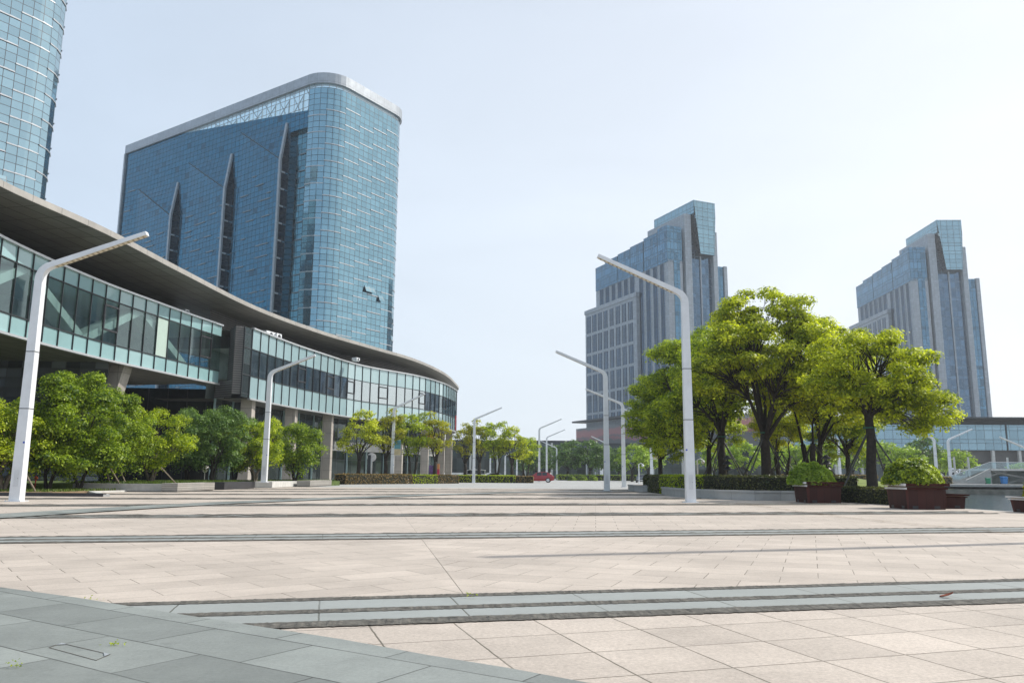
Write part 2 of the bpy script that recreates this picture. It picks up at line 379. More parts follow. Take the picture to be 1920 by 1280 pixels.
MT['rust'] = solid('brown_steel', (0.050, 0.014, 0.011), 0.7, 0.0, 0.4, 6.0, 0.2, spec=.12)
MT['rust_board'] = panels('brown_boards', (0.060, 0.016, 0.012), 0.30, 5.0, 0.014, 0.3, 0.75, 0.0, 0.30)
MT['white_and_rim_sheen'] = solid('white_and_rim_sheen', (0.62, 0.60, 0.58), 0.4, 0.0, 0.15, 5.0)
MT['wood'] = panels('weathered_planks', (0.36, 0.34, 0.31), 4.0, 0.11, 0.02, 0.35, 0.7, 0.0, 0.12, bump=0.4)
MT['black'] = solid('black_stone', (0.035, 0.035, 0.04), 0.4, 0.0, 0.2)
MT['bark'] = solid('bark', (0.034, 0.027, 0.021), 0.9, 0.0, 0.4, 7.0, 0.9)
MT['bark_pale'] = solid('pale_bark', (0.16, 0.13, 0.10), 0.9, 0.0, 0.35, 7.0, 0.9)
MT['pole_wood'] = solid('prop_wood', (0.22, 0.18, 0.13), 0.8, 0.0, 0.25, 5.0)
MT['pole_dark'] = solid('prop_dark_steel', (0.05, 0.05, 0.045), 0.6, 0.0, 0.2)
MT['soil'] = solid('bare_soil', (0.23, 0.165, 0.10), 0.95, 0.0, 0.35, 1.5, 0.5)
MT['turf'] = solid('turf', (0.085, 0.125, 0.03), 0.95, 0.0, 0.4, 1.2, 0.5)
MT['red'] = solid('red_paint', (0.50, 0.03, 0.035), 0.35, 0.0, 0.06)
MT['rubber'] = solid('tyre_rubber', (0.02, 0.02, 0.02), 0.8)
MT['car_glass'] = solid('car_glass', (0.02, 0.025, 0.03), 0.08, 0.0, 0.1, spec=0.8)
MT['chrome'] = solid('chrome', (0.6, 0.6, 0.62), 0.2, 0.9, 0.05)
# leaves
MT['leaf_spring'] = leaf_mat('spring_leaves', (0.15, 0.205, 0.012), (0.76, 0.77, 0.048), 0.47)
MT['leaf_mid'] = leaf_mat('camphor_leaves', (0.09, 0.16, 0.012), (0.56, 0.63, 0.036), 0.44)
MT['leaf_olive'] = leaf_mat('olive_leaves', (0.18, 0.21, 0.018), (0.54, 0.50, 0.045), 0.48)
MT['leaf_deep'] = leaf_mat('deep_leaves', (0.045, 0.105, 0.012), (0.38, 0.49, 0.030), 0.39)
MT['leaf_blue'] = leaf_mat('bluish_leaves', (0.060, 0.125, 0.032), (0.24, 0.36, 0.090), 0.34)
MT['leaf_bush'] = leaf_mat('azalea_leaves', (0.055, 0.11, 0.010), (0.50, 0.58, 0.035), 0.34)
MT['leaf_far'] = leaf_mat('far_leaves', (0.05, 0.11, 0.032), (0.17, 0.28, 0.06), 0.4)
MT['leaf_pale'] = leaf_mat('pale_green_leaves', (0.16, 0.25, 0.030), (0.42, 0.54, 0.075), 0.48)
MT['leaf_hedge'] = leaf_mat('dark_hedge_leaves', (0.030, 0.048, 0.016), (0.12, 0.12, 0.038), 0.3)
MT['leaf_red'] = leaf_mat('reddish_hedge_leaves', (0.12, 0.085, 0.030), (0.32, 0.21, 0.08), 0.35)
MT['leaf_lime'] = leaf_mat('lime_hedge_leaves', (0.20, 0.27, 0.012), (0.52, 0.60, 0.028), 0.5)
MT['blade'] = leaf_mat('grass_blades', (0.060, 0.105, 0.018), (0.16, 0.22, 0.040), 0.3)
MT['inner'] = solid('hedge_inside', (0.022, 0.024, 0.012), 0.95, 0.0, 0.4)

# ------------------------------------------------------------------ foliage
def leaf_cloud(name, cen, nrm, size, rng, mat, parent=None, aspect=0.55):
    n = len(cen)
    nrm = nrm / (np.linalg.norm(nrm, axis=1, keepdims=True) + 1e-9)
    rv = rng.normal(size=(n, 3))
    t = np.cross(nrm, rv); t /= (np.linalg.norm(t, axis=1, keepdims=True) + 1e-9)
    b = np.cross(nrm, t)
    s = np.asarray(size).reshape(-1, 1) * np.ones((n, 1))
    V = np.stack([cen + t * s, cen + b * s * aspect + nrm * s * 0.22, cen - t * s, cen - b * s * aspect + nrm * s * 0.22], 1).reshape(-1, 3)
    me = bpy.data.meshes.new(name)
    me.vertices.add(4 * n); me.vertices.foreach_set('co', V.astype(np.float32).ravel())
    me.loops.add(4 * n); me.loops.foreach_set('vertex_index', np.arange(4 * n, dtype=np.int32))
    me.polygons.add(n); me.polygons.foreach_set('loop_start', np.arange(0, 4 * n, 4, dtype=np.int32))
    me.polygons.foreach_set('loop_total', np.full(n, 4, dtype=np.int32))
    me.materials.append(mat); me.update(); me.validate()
    o = bpy.data.objects.new(name, me); COL.objects.link(o)
    if parent: o.parent = parent
    return o
def puff_points(puffs, per, rng, flat=0.7, up=0.55):
    C_, N_ = [], []
    for (c, r) in puffs:
        k = max(8, int(per * (r ** 2)))
        d = rng.normal(size=(k, 3)); d /= np.linalg.norm(d, axis=1, keepdims=True)
        low = rng.random(k) < 0.72
        d[:, 2] = np.where(low, np.abs(d[:, 2]), d[:, 2])
        rad = r * (0.35 + 0.65 * rng.random(k) ** 0.55) * (0.8 + 0.35 * rng.random(k))
        p = d * rad[:, None]; p[:, 2] *= flat
        p += rng.normal(scale=r * 0.06, size=(k, 3))
        C_.append(np.array(c) + p)
        N_.append(d * 0.9 + np.array([0, 0, up]) + rng.normal(scale=0.40, size=(k, 3)))
    return np.concatenate(C_), np.concatenate(N_)
def make_tree(name, loc, H, crown, trunk_r, fork, mat, seed, per=230, leaf=0.13, stems=1, limbs=6, rp=(0.55, 1.0), flat=0.72, bark='bark', rz=0.0, spread=0.0, lean=(0, 0), label=None, cat='tree', group=None, z0=0.0):
    """crown: list of (x, y, z, rx, ry, rz, puffs); each puff is a clump of leaves at the end of a twig"""
    rnd = random.Random(seed); rng = np.random.default_rng(seed)
    root = empty(name, loc, rz, label, cat, group)
    puffs = []
    for (cx, cy, cz, rx, ry, rz_, n) in crown:
        got = 0
        while got < n:
            d = Vector((rnd.gauss(0, 1), rnd.gauss(0, 1), rnd.gauss(0, 1)))
            if d.length < 1e-3: continue
            d.normalize()
            k = rnd.uniform(0.35, 1.0) ** 0.45
            p = Vector((cx + d.x * rx * k, cy + d.y * ry * k, cz + d.z * rz_ * k))
            if d.z < -0.75 and rnd.random() < 0.5: continue
            puffs.append((p, rnd.uniform(*rp) * (1.0 if k > 0.6 else 0.9))); got += 1
    tb = MB()
    groups = [[] for _ in range(limbs)]
    tg = [puffs[int(i * len(puffs) / limbs)][0] for i in range(limbs)]
    for _ in range(3):
        groups = [[] for _ in range(limbs)]
        for q in puffs:
            groups[min(range(limbs), key=lambda i: (tg[i] - q[0]).length)].append(q)
        tg = [sum((q[0] for q in g), Vector()) / len(g) if g else tg[i] for i, g in enumerate(groups)]
    forks = []
    for sidx in range(stems):
        a = 2 * math.pi * sidx / max(1, stems) + rnd.random()
        off = Vector((math.cos(a), math.sin(a), 0)) * spread
        base = off * 0.25
        top = Vector((lean[0], lean[1], fork)) + off
        pts = [base, base.lerp(top, 0.35) + Vector((rnd.uniform(-.06, .06), rnd.uniform(-.06, .06), 0)), base.lerp(top, 0.7) + Vector((rnd.uniform(-.08, .08), rnd.uniform(-.08, .08), 0)), top]
        r0 = trunk_r if stems == 1 else trunk_r * 0.62
        tb.tube([pts[0] - Vector((0, 0, 0.15))] + pts, [r0 * 1.45, r0 * 1.18, r0, r0 * 0.92, r0 * 0.8], 9)
        forks.append((top, r0))
    for gi, g in enumerate(groups):
        if not g: continue
        f, r0 = min(forks, key=lambda q: (q[0] - tg[gi]).length + rnd.uniform(0, .5))
        f = f - Vector((0, 0, rnd.uniform(0, 0.18) * fork))
        e = f.lerp(tg[gi], 0.78)
        md = f.lerp(e, 0.5) + Vector((rnd.uniform(-.3, .3), rnd.uniform(-.3, .3), 0.12 * (e - f).length))
        lp = [f, f.lerp(md, .5) + Vector((0, 0, .1)), md, md.lerp(e, .55), e]
        tb.tube(lp, [r0 * .48, r0 * .38, r0 * .29, r0 * .21, r0 * .14], 7)
        for (p, r) in g:
            s = lp[rnd.choice((2, 3, 3, 4))]
            m1 = s.lerp(p, .5) + Vector((rnd.uniform(-.2, .2), rnd.uniform(-.2, .2), .1))
            tb.tube([s, m1, p], [r0 * .15, r0 * .10, r0 * .04], 5)
            for _ in range(2):
                q = p + Vector((rnd.uniform(-1, 1), rnd.uniform(-1, 1), rnd.uniform(0, .6))) * r * .8
                tb.tube([m1.lerp(p, .7), q], [r0 * .05, r0 * .02], 4)
    tb.build('trunk', MT[bark], root, smooth=True)
    c, n = puff_points(puffs, per, rng, flat)
    sz = leaf * rng.uniform(0.7, 1.3, size=len(c))
    leaf_cloud('crown', c, n, sz, rng, MT[mat], root)
    return root
def hedge(label, path, h, w, mat, z0=0.0, seed=1, dens=170, leaf=0.055, group=None, top_mat=None, name='hedge'):
    """clipped hedge along a ground path, leaf shell over a dark twiggy inside"""
    rng = np.random.default_rng(seed)
    root = empty(name, (path[0][0], path[0][1], z0), 0, label, 'hedge', group)
    o = Vector((path[0][0], path[0][1], 0)); P = [Vector((p[0], p[1], 0)) - o for p in path]
    L, Rr = [], []
    for i, p in enumerate(P):
        d = (P[min(i + 1, len(P) - 1)] - P[max(i - 1, 0)]).normalized(); nn = Vector((-d.y, d.x, 0))
        L.append(p + nn * w / 2); Rr.append(p - nn * w / 2)
    ib = MB(); cs, ns = [], []
    for i in range(len(P) - 1):
        a, b, c, d = Rr[i] * 1, Rr[i + 1] * 1, L[i + 1] * 1, L[i] * 1
        ce = (a + b + c + d) / 4
        sh = [ce + (q - ce) * 0.97 for q in (a, b, c, d)]
        ib.hexa([(q.x, q.y, 0) for q in sh], [(q.x, q.y, h - .06) for q in sh])
        faces = [(a, b, 'v'), (c, d, 'v'), (None, None, 't')]
        if i == 0: faces.append((d, a, 'v'))
        if i == len(P) - 2: faces.append((b, c, 'v'))
        for f in faces:
            if f[2] == 'v':
                e = f[1] - f[0]; k = int(e.length * h * dens)
                u = rng.random(k); z = rng.random(k)
                out = np.array([e.y, -e.x, 0]) / (e.length + 1e-9)
                p = np.array(f[0])[None, :] + u[:, None] * np.array(e)[None, :]; p[:, 2] = z * h
                p += out * rng.normal(0, .035, size=(k, 1)) - out * (0.05 * (z[:, None] > .9))
                cs.append(p); ns.append(out[None, :] + rng.normal(0, .55, size=(k, 3)) + np.array([0, 0, .25]))
            else:
                area = (b - a).length * w; k = int(area * dens)
                u, v = rng.random(k), rng.random(k)
                p = (np.array(a)[None, :] * ((1 - u) * (1 - v))[:, None] + np.array(b)[None, :] * (u * (1 - v))[:, None]
                     + np.array(c)[None, :] * (u * v)[:, None] + np.array(d)[None, :] * ((1 - u) * v)[:, None])
                p[:, 2] = h + rng.normal(0, .03, size=k)
                cs.append(p); ns.append(np.array([0, 0, 1.0])[None, :] + rng.normal(0, .5, size=(k, 3)))
    ib.build('twigs', MT['inner'], root)
    c = np.concatenate(cs); leaf_cloud('foliage', c, np.concatenate(ns), leaf * rng.uniform(.7, 1.4, size=len(c)), rng, MT[mat], root)
    return root
def grass_patch(name, poly_fn, n, z, seed, h=(0.05, 0.13), label='short grass growing on the lawn'):
    """poly_fn(rng) gives a random xy on the lawn"""
    rng = np.random.default_rng(seed)
    xy = np.array([poly_fn(rng) for _ in range(n)])
    a = rng.random(n) * 2 * np.pi; hh = rng.uniform(h[0], h[1], n); w = 0.02 + 0.03 * rng.random(n)
    zz = xy[:, 2] if xy.shape[1] == 3 else np.full(n, z)
    b = np.stack([xy[:, 0], xy[:, 1], zz], 1); dx = np.stack([np.cos(a) * w, np.sin(a) * w, np.zeros(n)], 1)
    ln = np.stack([rng.normal(0, .4, n) * hh, rng.normal(0, .4, n) * hh, hh], 1)
    V = np.stack([b - dx, b + dx, b + ln + dx * .3, b + ln - dx * .3], 1).reshape(-1, 3)
    me = bpy.data.meshes.new(name)
    me.vertices.add(4 * n); me.vertices.foreach_set('co', V.astype(np.float32).ravel())
    me.loops.add(4 * n); me.loops.foreach_set('vertex_index', np.arange(4 * n, dtype=np.int32))
    me.polygons.add(n); me.polygons.foreach_set('loop_start', np.arange(0, 4 * n, 4, dtype=np.int32))
    me.polygons.foreach_set('loop_total', np.full(n, 4, dtype=np.int32))
    me.materials.append(MT['blade']); me.update(); me.validate()
    o = bpy.data.objects.new(name, me); COL.objects.link(o)
    return tag(o, label, 'grass', kind='stuff')

# ------------------------------------------------------------------ ground
def clip(poly, n, d, keep_less=True):
    """Sutherland-Hodgman against n.p = d"""
    out = []
    for i in range(len(poly)):
        a, b = poly[i], poly[(i + 1) % len(poly)]
        da, db = n[0] * a[0] + n[1] * a[1] - d, n[0] * b[0] + n[1] * b[1] - d
        if not keep_less: da, db = -da, -db
        if da <= 0: out.append(a)
        if da * db < 0:
            t = da / (da - db); out.append((a[0] + (b[0] - a[0]) * t, a[1] + (b[1] - a[1]) * t))
    return out
def sheet(name, poly, z, mat, label=None):
    mb = MB(); mb.face([(p[0], p[1], z) for p in poly])
    return tag(mb.build(name, mat), label, None, None, 'structure')

LAKE = [(17.3, 25.0), (20.2, 16.0), (24.4, 5.0), (40, -12), (260, -12), (260, 104), (52, 104), (16.4, 31.6)]
import bmesh
bm = bmesh.new()
def loop(pts):
    vs = [bm.verts.new((p[0], p[1], 0)) for p in pts]
    return [bm.edges.new((vs[i], vs[(i + 1) % len(vs)])) for i in range(len(vs))]
es = loop([(-900, -900), (900, -900), (900, 900), (-900, 900)]) + loop(LAKE)
bmesh.ops.triangle_fill(bm, use_beauty=True, use_dissolve=False, edges=es, normal=(0, 0, 1))
bm.normal_update()
me = bpy.data.meshes.new('ground'); bm.to_mesh(me); bm.free()
ground = bpy.data.objects.new('ground', me); COL.objects.link(ground)
me.materials.append(paving('ground_paving', (0.40, 0.40, 0.385), R(13), 1.2, 0.6, 0.5, 0.012, speck=0.05, stain=0.18))
tag(ground, kind='structure')
MT['quay'] = solid('wet_concrete', (0.17, 0.165, 0.14), 0.8, 0, .4, 1.2, .4)
# water and quay walls
m, nt, out = base_mat('lake_water')
geo = _n(nt, 'ShaderNodeNewGeometry')
nz = _n(nt, 'ShaderNodeTexNoise', {'Vector': geo.outputs['Position'], 'Scale': 1.6, 'Detail': 6.0, 'Roughness': 0.6})
bp = _n(nt, 'ShaderNodeBump', {'Height': nz.outputs['Fac'], 'Strength': 0.7, 'Distance': 0.09})
pp = _n(nt, 'ShaderNodeBsdfPrincipled', {'Base Color': (0.025, 0.045, 0.045, 1), 'Roughness': 0.06, 'IOR': 1.33, 'Normal': bp.outputs[0]})
nt.links.new(pp.outputs[0], out.inputs[0])
mb = MB(); mb.face([(10, -30, -0.9), (300, -30, -0.9), (300, 120, -0.9), (10, 120, -0.9)])
tag(mb.build('lake_water', m), kind='structure')
mb = MB()
for i in range(len(LAKE)):
    a, b = LAKE[i], LAKE[(i + 1) % len(LAKE)]
    mb.face([(a[0], a[1], -1.3), (b[0], b[1], -1.3), (b[0], b[1], 0), (a[0], a[1], 0)])
tag(mb.build('quay_edge', MT['quay']), kind='structure')

# plaza paving: zones between the bands
TH = R(13.0)
NT, TT = (-math.sin(TH), math.cos(TH)), (math.cos(TH), math.sin(TH))
D1, D2, DS = 6.82, 14.62, 7.28
PLAZA = [(-45, -14), (24.2, -14), (24.2, 5), (20.0, 16), (17.1, 25), (15.9, 31), (15.9, 66), (-45, 66)]
beige = (0.488, 0.424, 0.364)
pA = clip(PLAZA, NT, D1)
pB = clip(clip(PLAZA, NT, D1, False), NT, D2)
# the seam between the two fan sectors
s0, s1 = Vector((-0.43, 7.62)), Vector((-1.54, 14.03))
sd = (s1 - s0).normalized(); sn = (sd.y, -sd.x); sdist = sn[0] * s0.x + sn[1] * s0.y
pBL, pBR = clip(pB, sn, sdist - 0.003), clip(pB, sn, sdist + 0.003, False)
pC = clip(PLAZA, NT, D2, False)
pCL, pCR = clip(pC, sn, sdist - 0.002), clip(pC, sn, sdist + 0.002, False)
sheet('plaza_joint', PLAZA, 0.002, solid('joint_sand', (0.15, 0.13, 0.10), 0.9))
sheet('plaza_pavement', pA, 0.006, paving('slabs_near', beige, R(17.5), 0.62, 0.60, 0.0, 0.015, 0.35, loc=(0.2, 0.10), vary=0.085, speck=0.36, stain=0.20, patch=0.14))
sheet('plaza_pavement', pBL, 0.006, paving('slabs_left', beige, R(37), 0.92, 0.46, 0.5, 0.011, loc=(0.1, 0.1), vary=0.075, speck=0.20, stain=0.20, patch=0.12))
sheet('plaza_pavement', pBR, 0.006, paving('slabs_right', beige, R(-20.5), 0.78, 0.52, 0.5, 0.011, loc=(3.2, 8.5), vary=0.075, speck=0.20, stain=0.20, patch=0.12))
sheet('plaza_pavement', pCL, 0.006, paving('slabs_far_left', beige, R(37), 0.92, 0.46, 0.5, 0.014, speck=0.06, stain=0.16))
sheet('plaza_pavement', pCR, 0.006, paving('slabs_far', beige, R(-6), 0.92, 0.6, 0.5, 0.014, speck=0.06, stain=0.16))
slate_c = (0.285, 0.315, 0.315)
MT['slate'] = paving('slate_slabs', (0.228, 0.243, 0.226), R(-33), 0.96, 0.56, 0.37, 0.012, 0.45, loc=(0.15, 0.35), vary=0.20, mortar=(0.045, 0.045, 0.04), speck=0.22, stain=0.28, patch=0.20, rough=0.55)
MT['slate_band'] = paving('slate_strips', (0.295, 0.31, 0.295), TH, 1.15, 3.0, 0.0, 0.016, vary=0.06, mortar=(0.11, 0.11, 0.09), speck=0.07, stain=0.14, rough=0.6)
MT['rough'] = solid('split_stone', (0.105, 0.098, 0.084), 0.9, 0.0, 0.5, 14.0, 0.9)
def band_pt(t, d): return (TT[0] * t + NT[0] * d, TT[1] * t + NT[1] * d)
def rag_strip(mb, t0, t1, d0, d1, step, z, rnd, amp):
    n = max(2, int((t1 - t0) / step)); rows = []
    for i in range(n + 1):
        t = t0 + (t1 - t0) * i / n
        a = d0 + rnd.uniform(-amp, amp); b = d1 + rnd.uniform(-amp, amp); md = (a + b) / 2 + rnd.uniform(-amp, amp)
        pa, pm, pb = band_pt(t, a), band_pt(t, md), band_pt(t, b)
        rows.append(((pa[0], pa[1], z), (pm[0], pm[1], z + rnd.uniform(.25, 1.0) * amp * 1.3), (pb[0], pb[1], z)))
    for r0, r1 in zip(rows, rows[1:]):
        for k in (0, 1): mb.face([r0[k], r1[k], r1[k + 1], r0[k + 1]])
rnd = random.Random(5)
for k in range(8):
    dc = D1 if k == 0 else D2 + DS * (k - 1)
    tr = (19.0, 18.4, 20.6, 21.4, 21.2, 22.5, 23.5, 23.5)[k]; tl = -44.0
    w = 0.66
    sl = [band_pt(tl, dc - w), band_pt(tr, dc - w), band_pt(tr, dc + w), band_pt(tl, dc + w)]
    sheet('stone_band', sl, 0.010, MT['slate_band'])
    mb = MB(); st = 0.025 if k == 0 else (0.08 if k == 1 else 0.3)
    am = 0.011 if k < 2 else 0.02
    for (a, b) in ((-w - .04, -w + .20), (-.10, .07), (w - .12, w + .05)):
        rag_strip(mb, tl, tr, dc + a, dc + b, st, 0.014, rnd, am)
    tag(mb.build('stone_band', MT['rough']), kind='structure')
# slate path sweeping in from the bottom left
edge = [(-13.0, 14.2), (-10.0, 11.75), (-7.3, 9.7), (-4.92, 7.93), (-3.88, 7.34), (-3.0, 6.77), (-2.01, 6.15), (-1.14, 5.61), (-0.52, 5.16), (0.01, 4.82), (0.44, 4.5), (1.2, 3.7), (1.9, 2.6), (2.3, 1.0), (2.3, -13)]
edge = [(a * .973, b * .973) for a, b in edge]
sheet('slate_path', edge + [(-40, -13), (-40, 14.2)], 0.030, MT['slate'])
mb = MB()
for (a, b) in zip(edge, edge[1:]):          # the dark joint along its edge
    mb.face([(a[0], a[1], 0.030), (b[0], b[1], 0.030), (b[0] + .012, b[1] + .012, 0.012), (a[0] + .012, a[1] + .012, 0.012)])
tag(mb.build('path_edge', MT['rough']), kind='structure')
cl = [(-14.5, 10), (-13.0, 16.5), (-12.2, 21.5), (-11.6, 25.0), (-10.5, 29.3), (-9.1, 32.6), (-6.9, 37.6), (-4.0, 43.5), (-1.0, 48.5), (3, 53), (8, 57), (14, 60)]
def offset(cl, w):
    Lf, Rt = [], []
    for i, p in enumerate(cl):
        a, b = cl[max(i - 1, 0)], cl[min(i + 1, len(cl) - 1)]
        d = Vector((b[0] - a[0], b[1] - a[1])).normalized()
        Lf.append((p[0] - d.y * w / 2, p[1] + d.x * w / 2)); Rt.append((p[0] + d.y * w / 2, p[1] - d.x * w / 2))
    return Lf, Rt
Lf, Rt = offset(cl, 1.5)
mb = MB()
for i in range(len(cl) - 1):
    mb.face([(Rt[i][0], Rt[i][1], .034), (Rt[i + 1][0], Rt[i + 1][1], .034), (Lf[i + 1][0], Lf[i + 1][1], .034), (Lf[i][0], Lf[i][1], .034)])
tag(mb.build('slate_path', MT['slate']), kind='structure')

# trail of trodden earth across the slabs on the right
m, nt, out = base_mat('trodden_earth')
geo = _n(nt, 'ShaderNodeNewGeometry'); nz = _n(nt, 'ShaderNodeTexNoise', {'Vector': geo.outputs['Position'], 'Scale': 5.0, 'Detail': 8.0, 'Roughness': .75})
uvn = _n(nt, 'ShaderNodeUVMap', uv_map='UVMap'); sxx = _n(nt, 'ShaderNodeSeparateXYZ', {0: uvn.outputs[0]})
fd = M_math(nt, 'MULTIPLY', M_math(nt, 'MULTIPLY', sxx.outputs[1], M_math(nt, 'SUBTRACT', 1.0, sxx.outputs[1])), 2.2)
al = _n(nt, 'ShaderNodeMapRange', {'Value': M_math(nt, 'ADD', nz.outputs['Fac'], M_math(nt, 'SUBTRACT', fd, .55)), 'From Min': .42, 'From Max': .62, 'To Min': 0, 'To Max': .7})
ms = _n(nt, 'ShaderNodeMixShader', {0: al.outputs[0], 1: _n(nt, 'ShaderNodeBsdfTransparent').outputs[0], 2: _n(nt, 'ShaderNodeBsdfDiffuse', {'Color': (.22, .165, .11, 1)}).outputs[0]})
nt.links.new(ms.outputs[0], out.inputs[0])
tp_ = smooth_pts = [G(1330, 940), G(1400, 946), G(1470, 956), G(1560, 968), G(1650, 978), G(1760, 989), G(1900, 1003)]
mb = MB(); u_ = 0
for i in range(len(tp_) - 1):
    a_, b_ = tp_[i], tp_[i + 1]; d_ = (b_ - a_).normalized(); n_ = Vector((-d_.y, d_.x, 0)) * .28; l_ = (b_ - a_).length
    mb.face([(a_.x - n_.x, a_.y - n_.y, .036), (b_.x - n_.x, b_.y - n_.y, .036), (b_.x + n_.x, b_.y + n_.y, .036), (a_.x + n_.x, a_.y + n_.y, .036)], 0, [(u_, 0), (u_ + l_, 0), (u_ + l_, 1), (u_, 1)]); u_ += l_
tag(mb.build('dirt_trail', m), kind='stuff')
# ------------------------------------------------------------------ street lamps
MT['door_white'] = solid('door_white', (0.60, 0.62, 0.64), 0.45, 0, .08)
MT['sticker'] = solid('blue_sticker', (0.03, 0.08, 0.45), 0.5)
MT['lens'] = solid('lamp_lens', (0.62, 0.56, 0.42), 0.4, 0.0, 0.05)
MT['lens_dark'] = solid('lamp_louvre', (0.30, 0.25, 0.17), 0.5, 0.0, 0.2)
def make_lamp(name, loc, H, arm=3.7, rise=1.6, rz=0.0, side=1, label=None, group=None):
    root = empty(name, loc, rz, label, 'street lamp', group)
    mb = MB()
    # square tapering section swept up the pole, round the bend and out along the arm
    rb = 0.55; aa = math.atan2(rise, arm)
    path = [(0, 0, .40, .34), (0, H * .38, .36, .31), (0, H * .38, .36, .31), (0, H * .62, .335, .295), (0, H - rb, .30, .27)]
    n = 6
    for i in range(1, n + 1):
        t = (math.pi / 2 - aa) * i / n
        path.append((rb * (1 - math.cos(t)), H - rb + rb * math.sin(t), .30 - .08 * i / n, .27))
    x0, z0 = path[-1][0], path[-1][1]
    path.append((arm, z0 + (arm - x0) * math.tan(aa), .15, .25))
    rings = []
    for i, (x, z, a, b) in enumerate(path):
        p0 = path[max(i - 1, 0)]; p1 = path[min(i + 1, len(path) - 1)]
        d = Vector((p1[0] - p0[0], p1[1] - p0[1]));
        d = d.normalized() if d.length > 1e-6 else Vector((0, 1))
        nx, nzv = d.y, -d.x
        rings.append([((x + nx * a / 2) * side, -b / 2, z + nzv * a / 2), ((x + nx * a / 2) * side, b / 2, z + nzv * a / 2),
                      ((x - nx * a / 2) * side, b / 2, z - nzv * a / 2), ((x - nx * a / 2) * side, -b / 2, z - nzv * a / 2)])
    pole = MB(); armm = MB()
    for i, (r0, r1) in enumerate(zip(rings, rings[1:])):
        tgt = pole if i < 4 else armm
        for k in range(4):
            tgt.face([r0[k], r0[(k + 1) % 4], r1[(k + 1) % 4], r1[k]])
    pole.face(rings[0][::-1]); armm.face(rings[-1])
    pole.build('pole', MT['white_metal'], root)
    ao = armm.build('arm', MT['white_metal'], root)
    for (fz, a, b) in ((.38, .362, .312), (.62, .337, .297)):
        sm = MB(); sm.box(-a / 2 - .006, a / 2 + .006, -b / 2 - .006, b / 2 + .006, H * fz - .014, H * fz + .014)
        sm.build('joint_ring', MT['dark_metal'], root)
    hb_ = MB(); hb_.box(-.09, .09, -.1745, -.1665, .55, 1.15); hd = hb_.build('access_door', MT['door_white'], root)
    hb_ = MB(); hb_.tube([(.06, -.18, .85), (.06, -.172, .85)], .012, 8); hb_.build('lock', MT['dark_metal'], hd)
    for bx in (-.26, .26):
        for by in (-.23, .23):
            hb_ = MB(); hb_.tube([(bx, by, .02), (bx, by, .06)], .022, 6); hb_.build('bolt', MT['trim'], root)
    st_ = MB(); st_.tube([(.14 * side, -.168, H * .24), (.14 * side, -.163, H * .24)], .04, 10); st_.build('sticker', MT['sticker'], root)
    pb = MB(); pb.box(-.30, .30, -.27, .27, 0, .025); pb.build('base_plate', MT['white_metal'], root)
    # light panel let into the underside of the arm
    lp = MB(); dx, dz = math.cos(aa), math.sin(aa); nxv, nzv = dz, -dx
    def pt(s, off, y, f): # s along arm from bend, off below the axis
        return ((x0 + dx * s + nxv * off) * side, y, z0 + dz * s + nzv * off)
    La = (arm - x0) / math.cos(aa)
    s_a, s_b = 0.15, La - 0.06
    def half(s): return (.22 + (.15 - .22) * s / La) / 2
    def slab(mbx, sa, sb, y0, y1, th, m=0):
        o = [pt(sa, half(sa) + .002, y0, 0), pt(sb, half(sb) + .002, y0, 0), pt(sb, half(sb) + .002, y1, 0), pt(sa, half(sa) + .002, y1, 0)]
        q = [pt(sa, half(sa) + th, y0, 0), pt(sb, half(sb) + th, y0, 0), pt(sb, half(sb) + th, y1, 0), pt(sa, half(sa) + th, y1, 0)]
        mbx.hexa(o, q, m)
    slab(lp, s_a, s_b, -.115, .115, .012)
    nsq = 18
    for i in range(nsq):
        sa = s_a + (s_b - s_a) * (i + .25) / nsq; sb = sa + (s_b - s_a) * .36 / nsq
        for (y0, y1) in ((-.09, -.015), (.015, .09)):
            slab(lp, sa, sb, y0, y1, .018, 1)
    lp.build('light_panel', [MT['lens'], MT['lens_dark']], ao)
    return root
LG = 'white angled lamp posts around the plaza'
def lamp_at(px, py_base, py_bend, Y, side, label, z=0.0, rz=0.0, arm=3.7, rise=1.6):
    b = AT(px, py_base, Y); t = AT(px, py_bend, Y)
    return make_lamp('street_lamp', (b.x, Y, z), t.z - z, arm, rise, rz, side, label, LG)
l1 = lamp_at(31, 937, 496, 30.0, 1, 'tall white lamp post nearest on the left, arm reaching over the shrubs towards the plaza', arm=4.0, rise=1.45)
l2 = lamp_at(495, 904, 694, 59.0, 1, 'white lamp post standing on the grass behind the pale concrete planter wall', 0.43, arm=3.3, rise=1.35)
l3 = lamp_at(735, 893, 762, 94.0, 1, 'white lamp post rising out of the reddish hedge in front of the stone columns', 0.0, arm=3.6, rise=1.75)
l4 = lamp_at(888, 905, 783, 108.0, 1, 'white lamp post at the end of the clipped hedge near the white van')
l5 = lamp_at(1011, 902, 801, 132.0, 1, 'white lamp post in front of the rear of the red car')
l6 = lamp_at(1025, 901, 818, 160.0, 1, 'thin white lamp post just right of the red car')
l7 = lamp_at(1044, 900, 838, 185.0, -1, 'distant white lamp post with its arm to the left, before the dark trees')
r1 = lamp_at(1295, 942, 545, 34.0, -1, 'tall white lamp post nearest on the right, in front of the round tree bed', arm=3.8, rise=1.75)
r2 = lamp_at(1138, 921, 694, 57.0, -1, 'white lamp post on the right of the plaza, second nearest, before the distant trees', arm=3.6, rise=1.55)
r3 = lamp_at(1170, 913, 754, 79.0, -1, 'white lamp post third in the right row, just right of the second', arm=3.7, rise=1.5)
r4 = lamp_at(1222, 893, 785, 112.0, -1, 'white lamp post half hidden by the big trees, carrying a picture banner', arm=3.7, rise=1.5)
r5 = lamp_at(1142, 894, 831, 170.0, -1, 'far white lamp post whose arm shows left of the second right post', arm=3.7, rise=1.7)
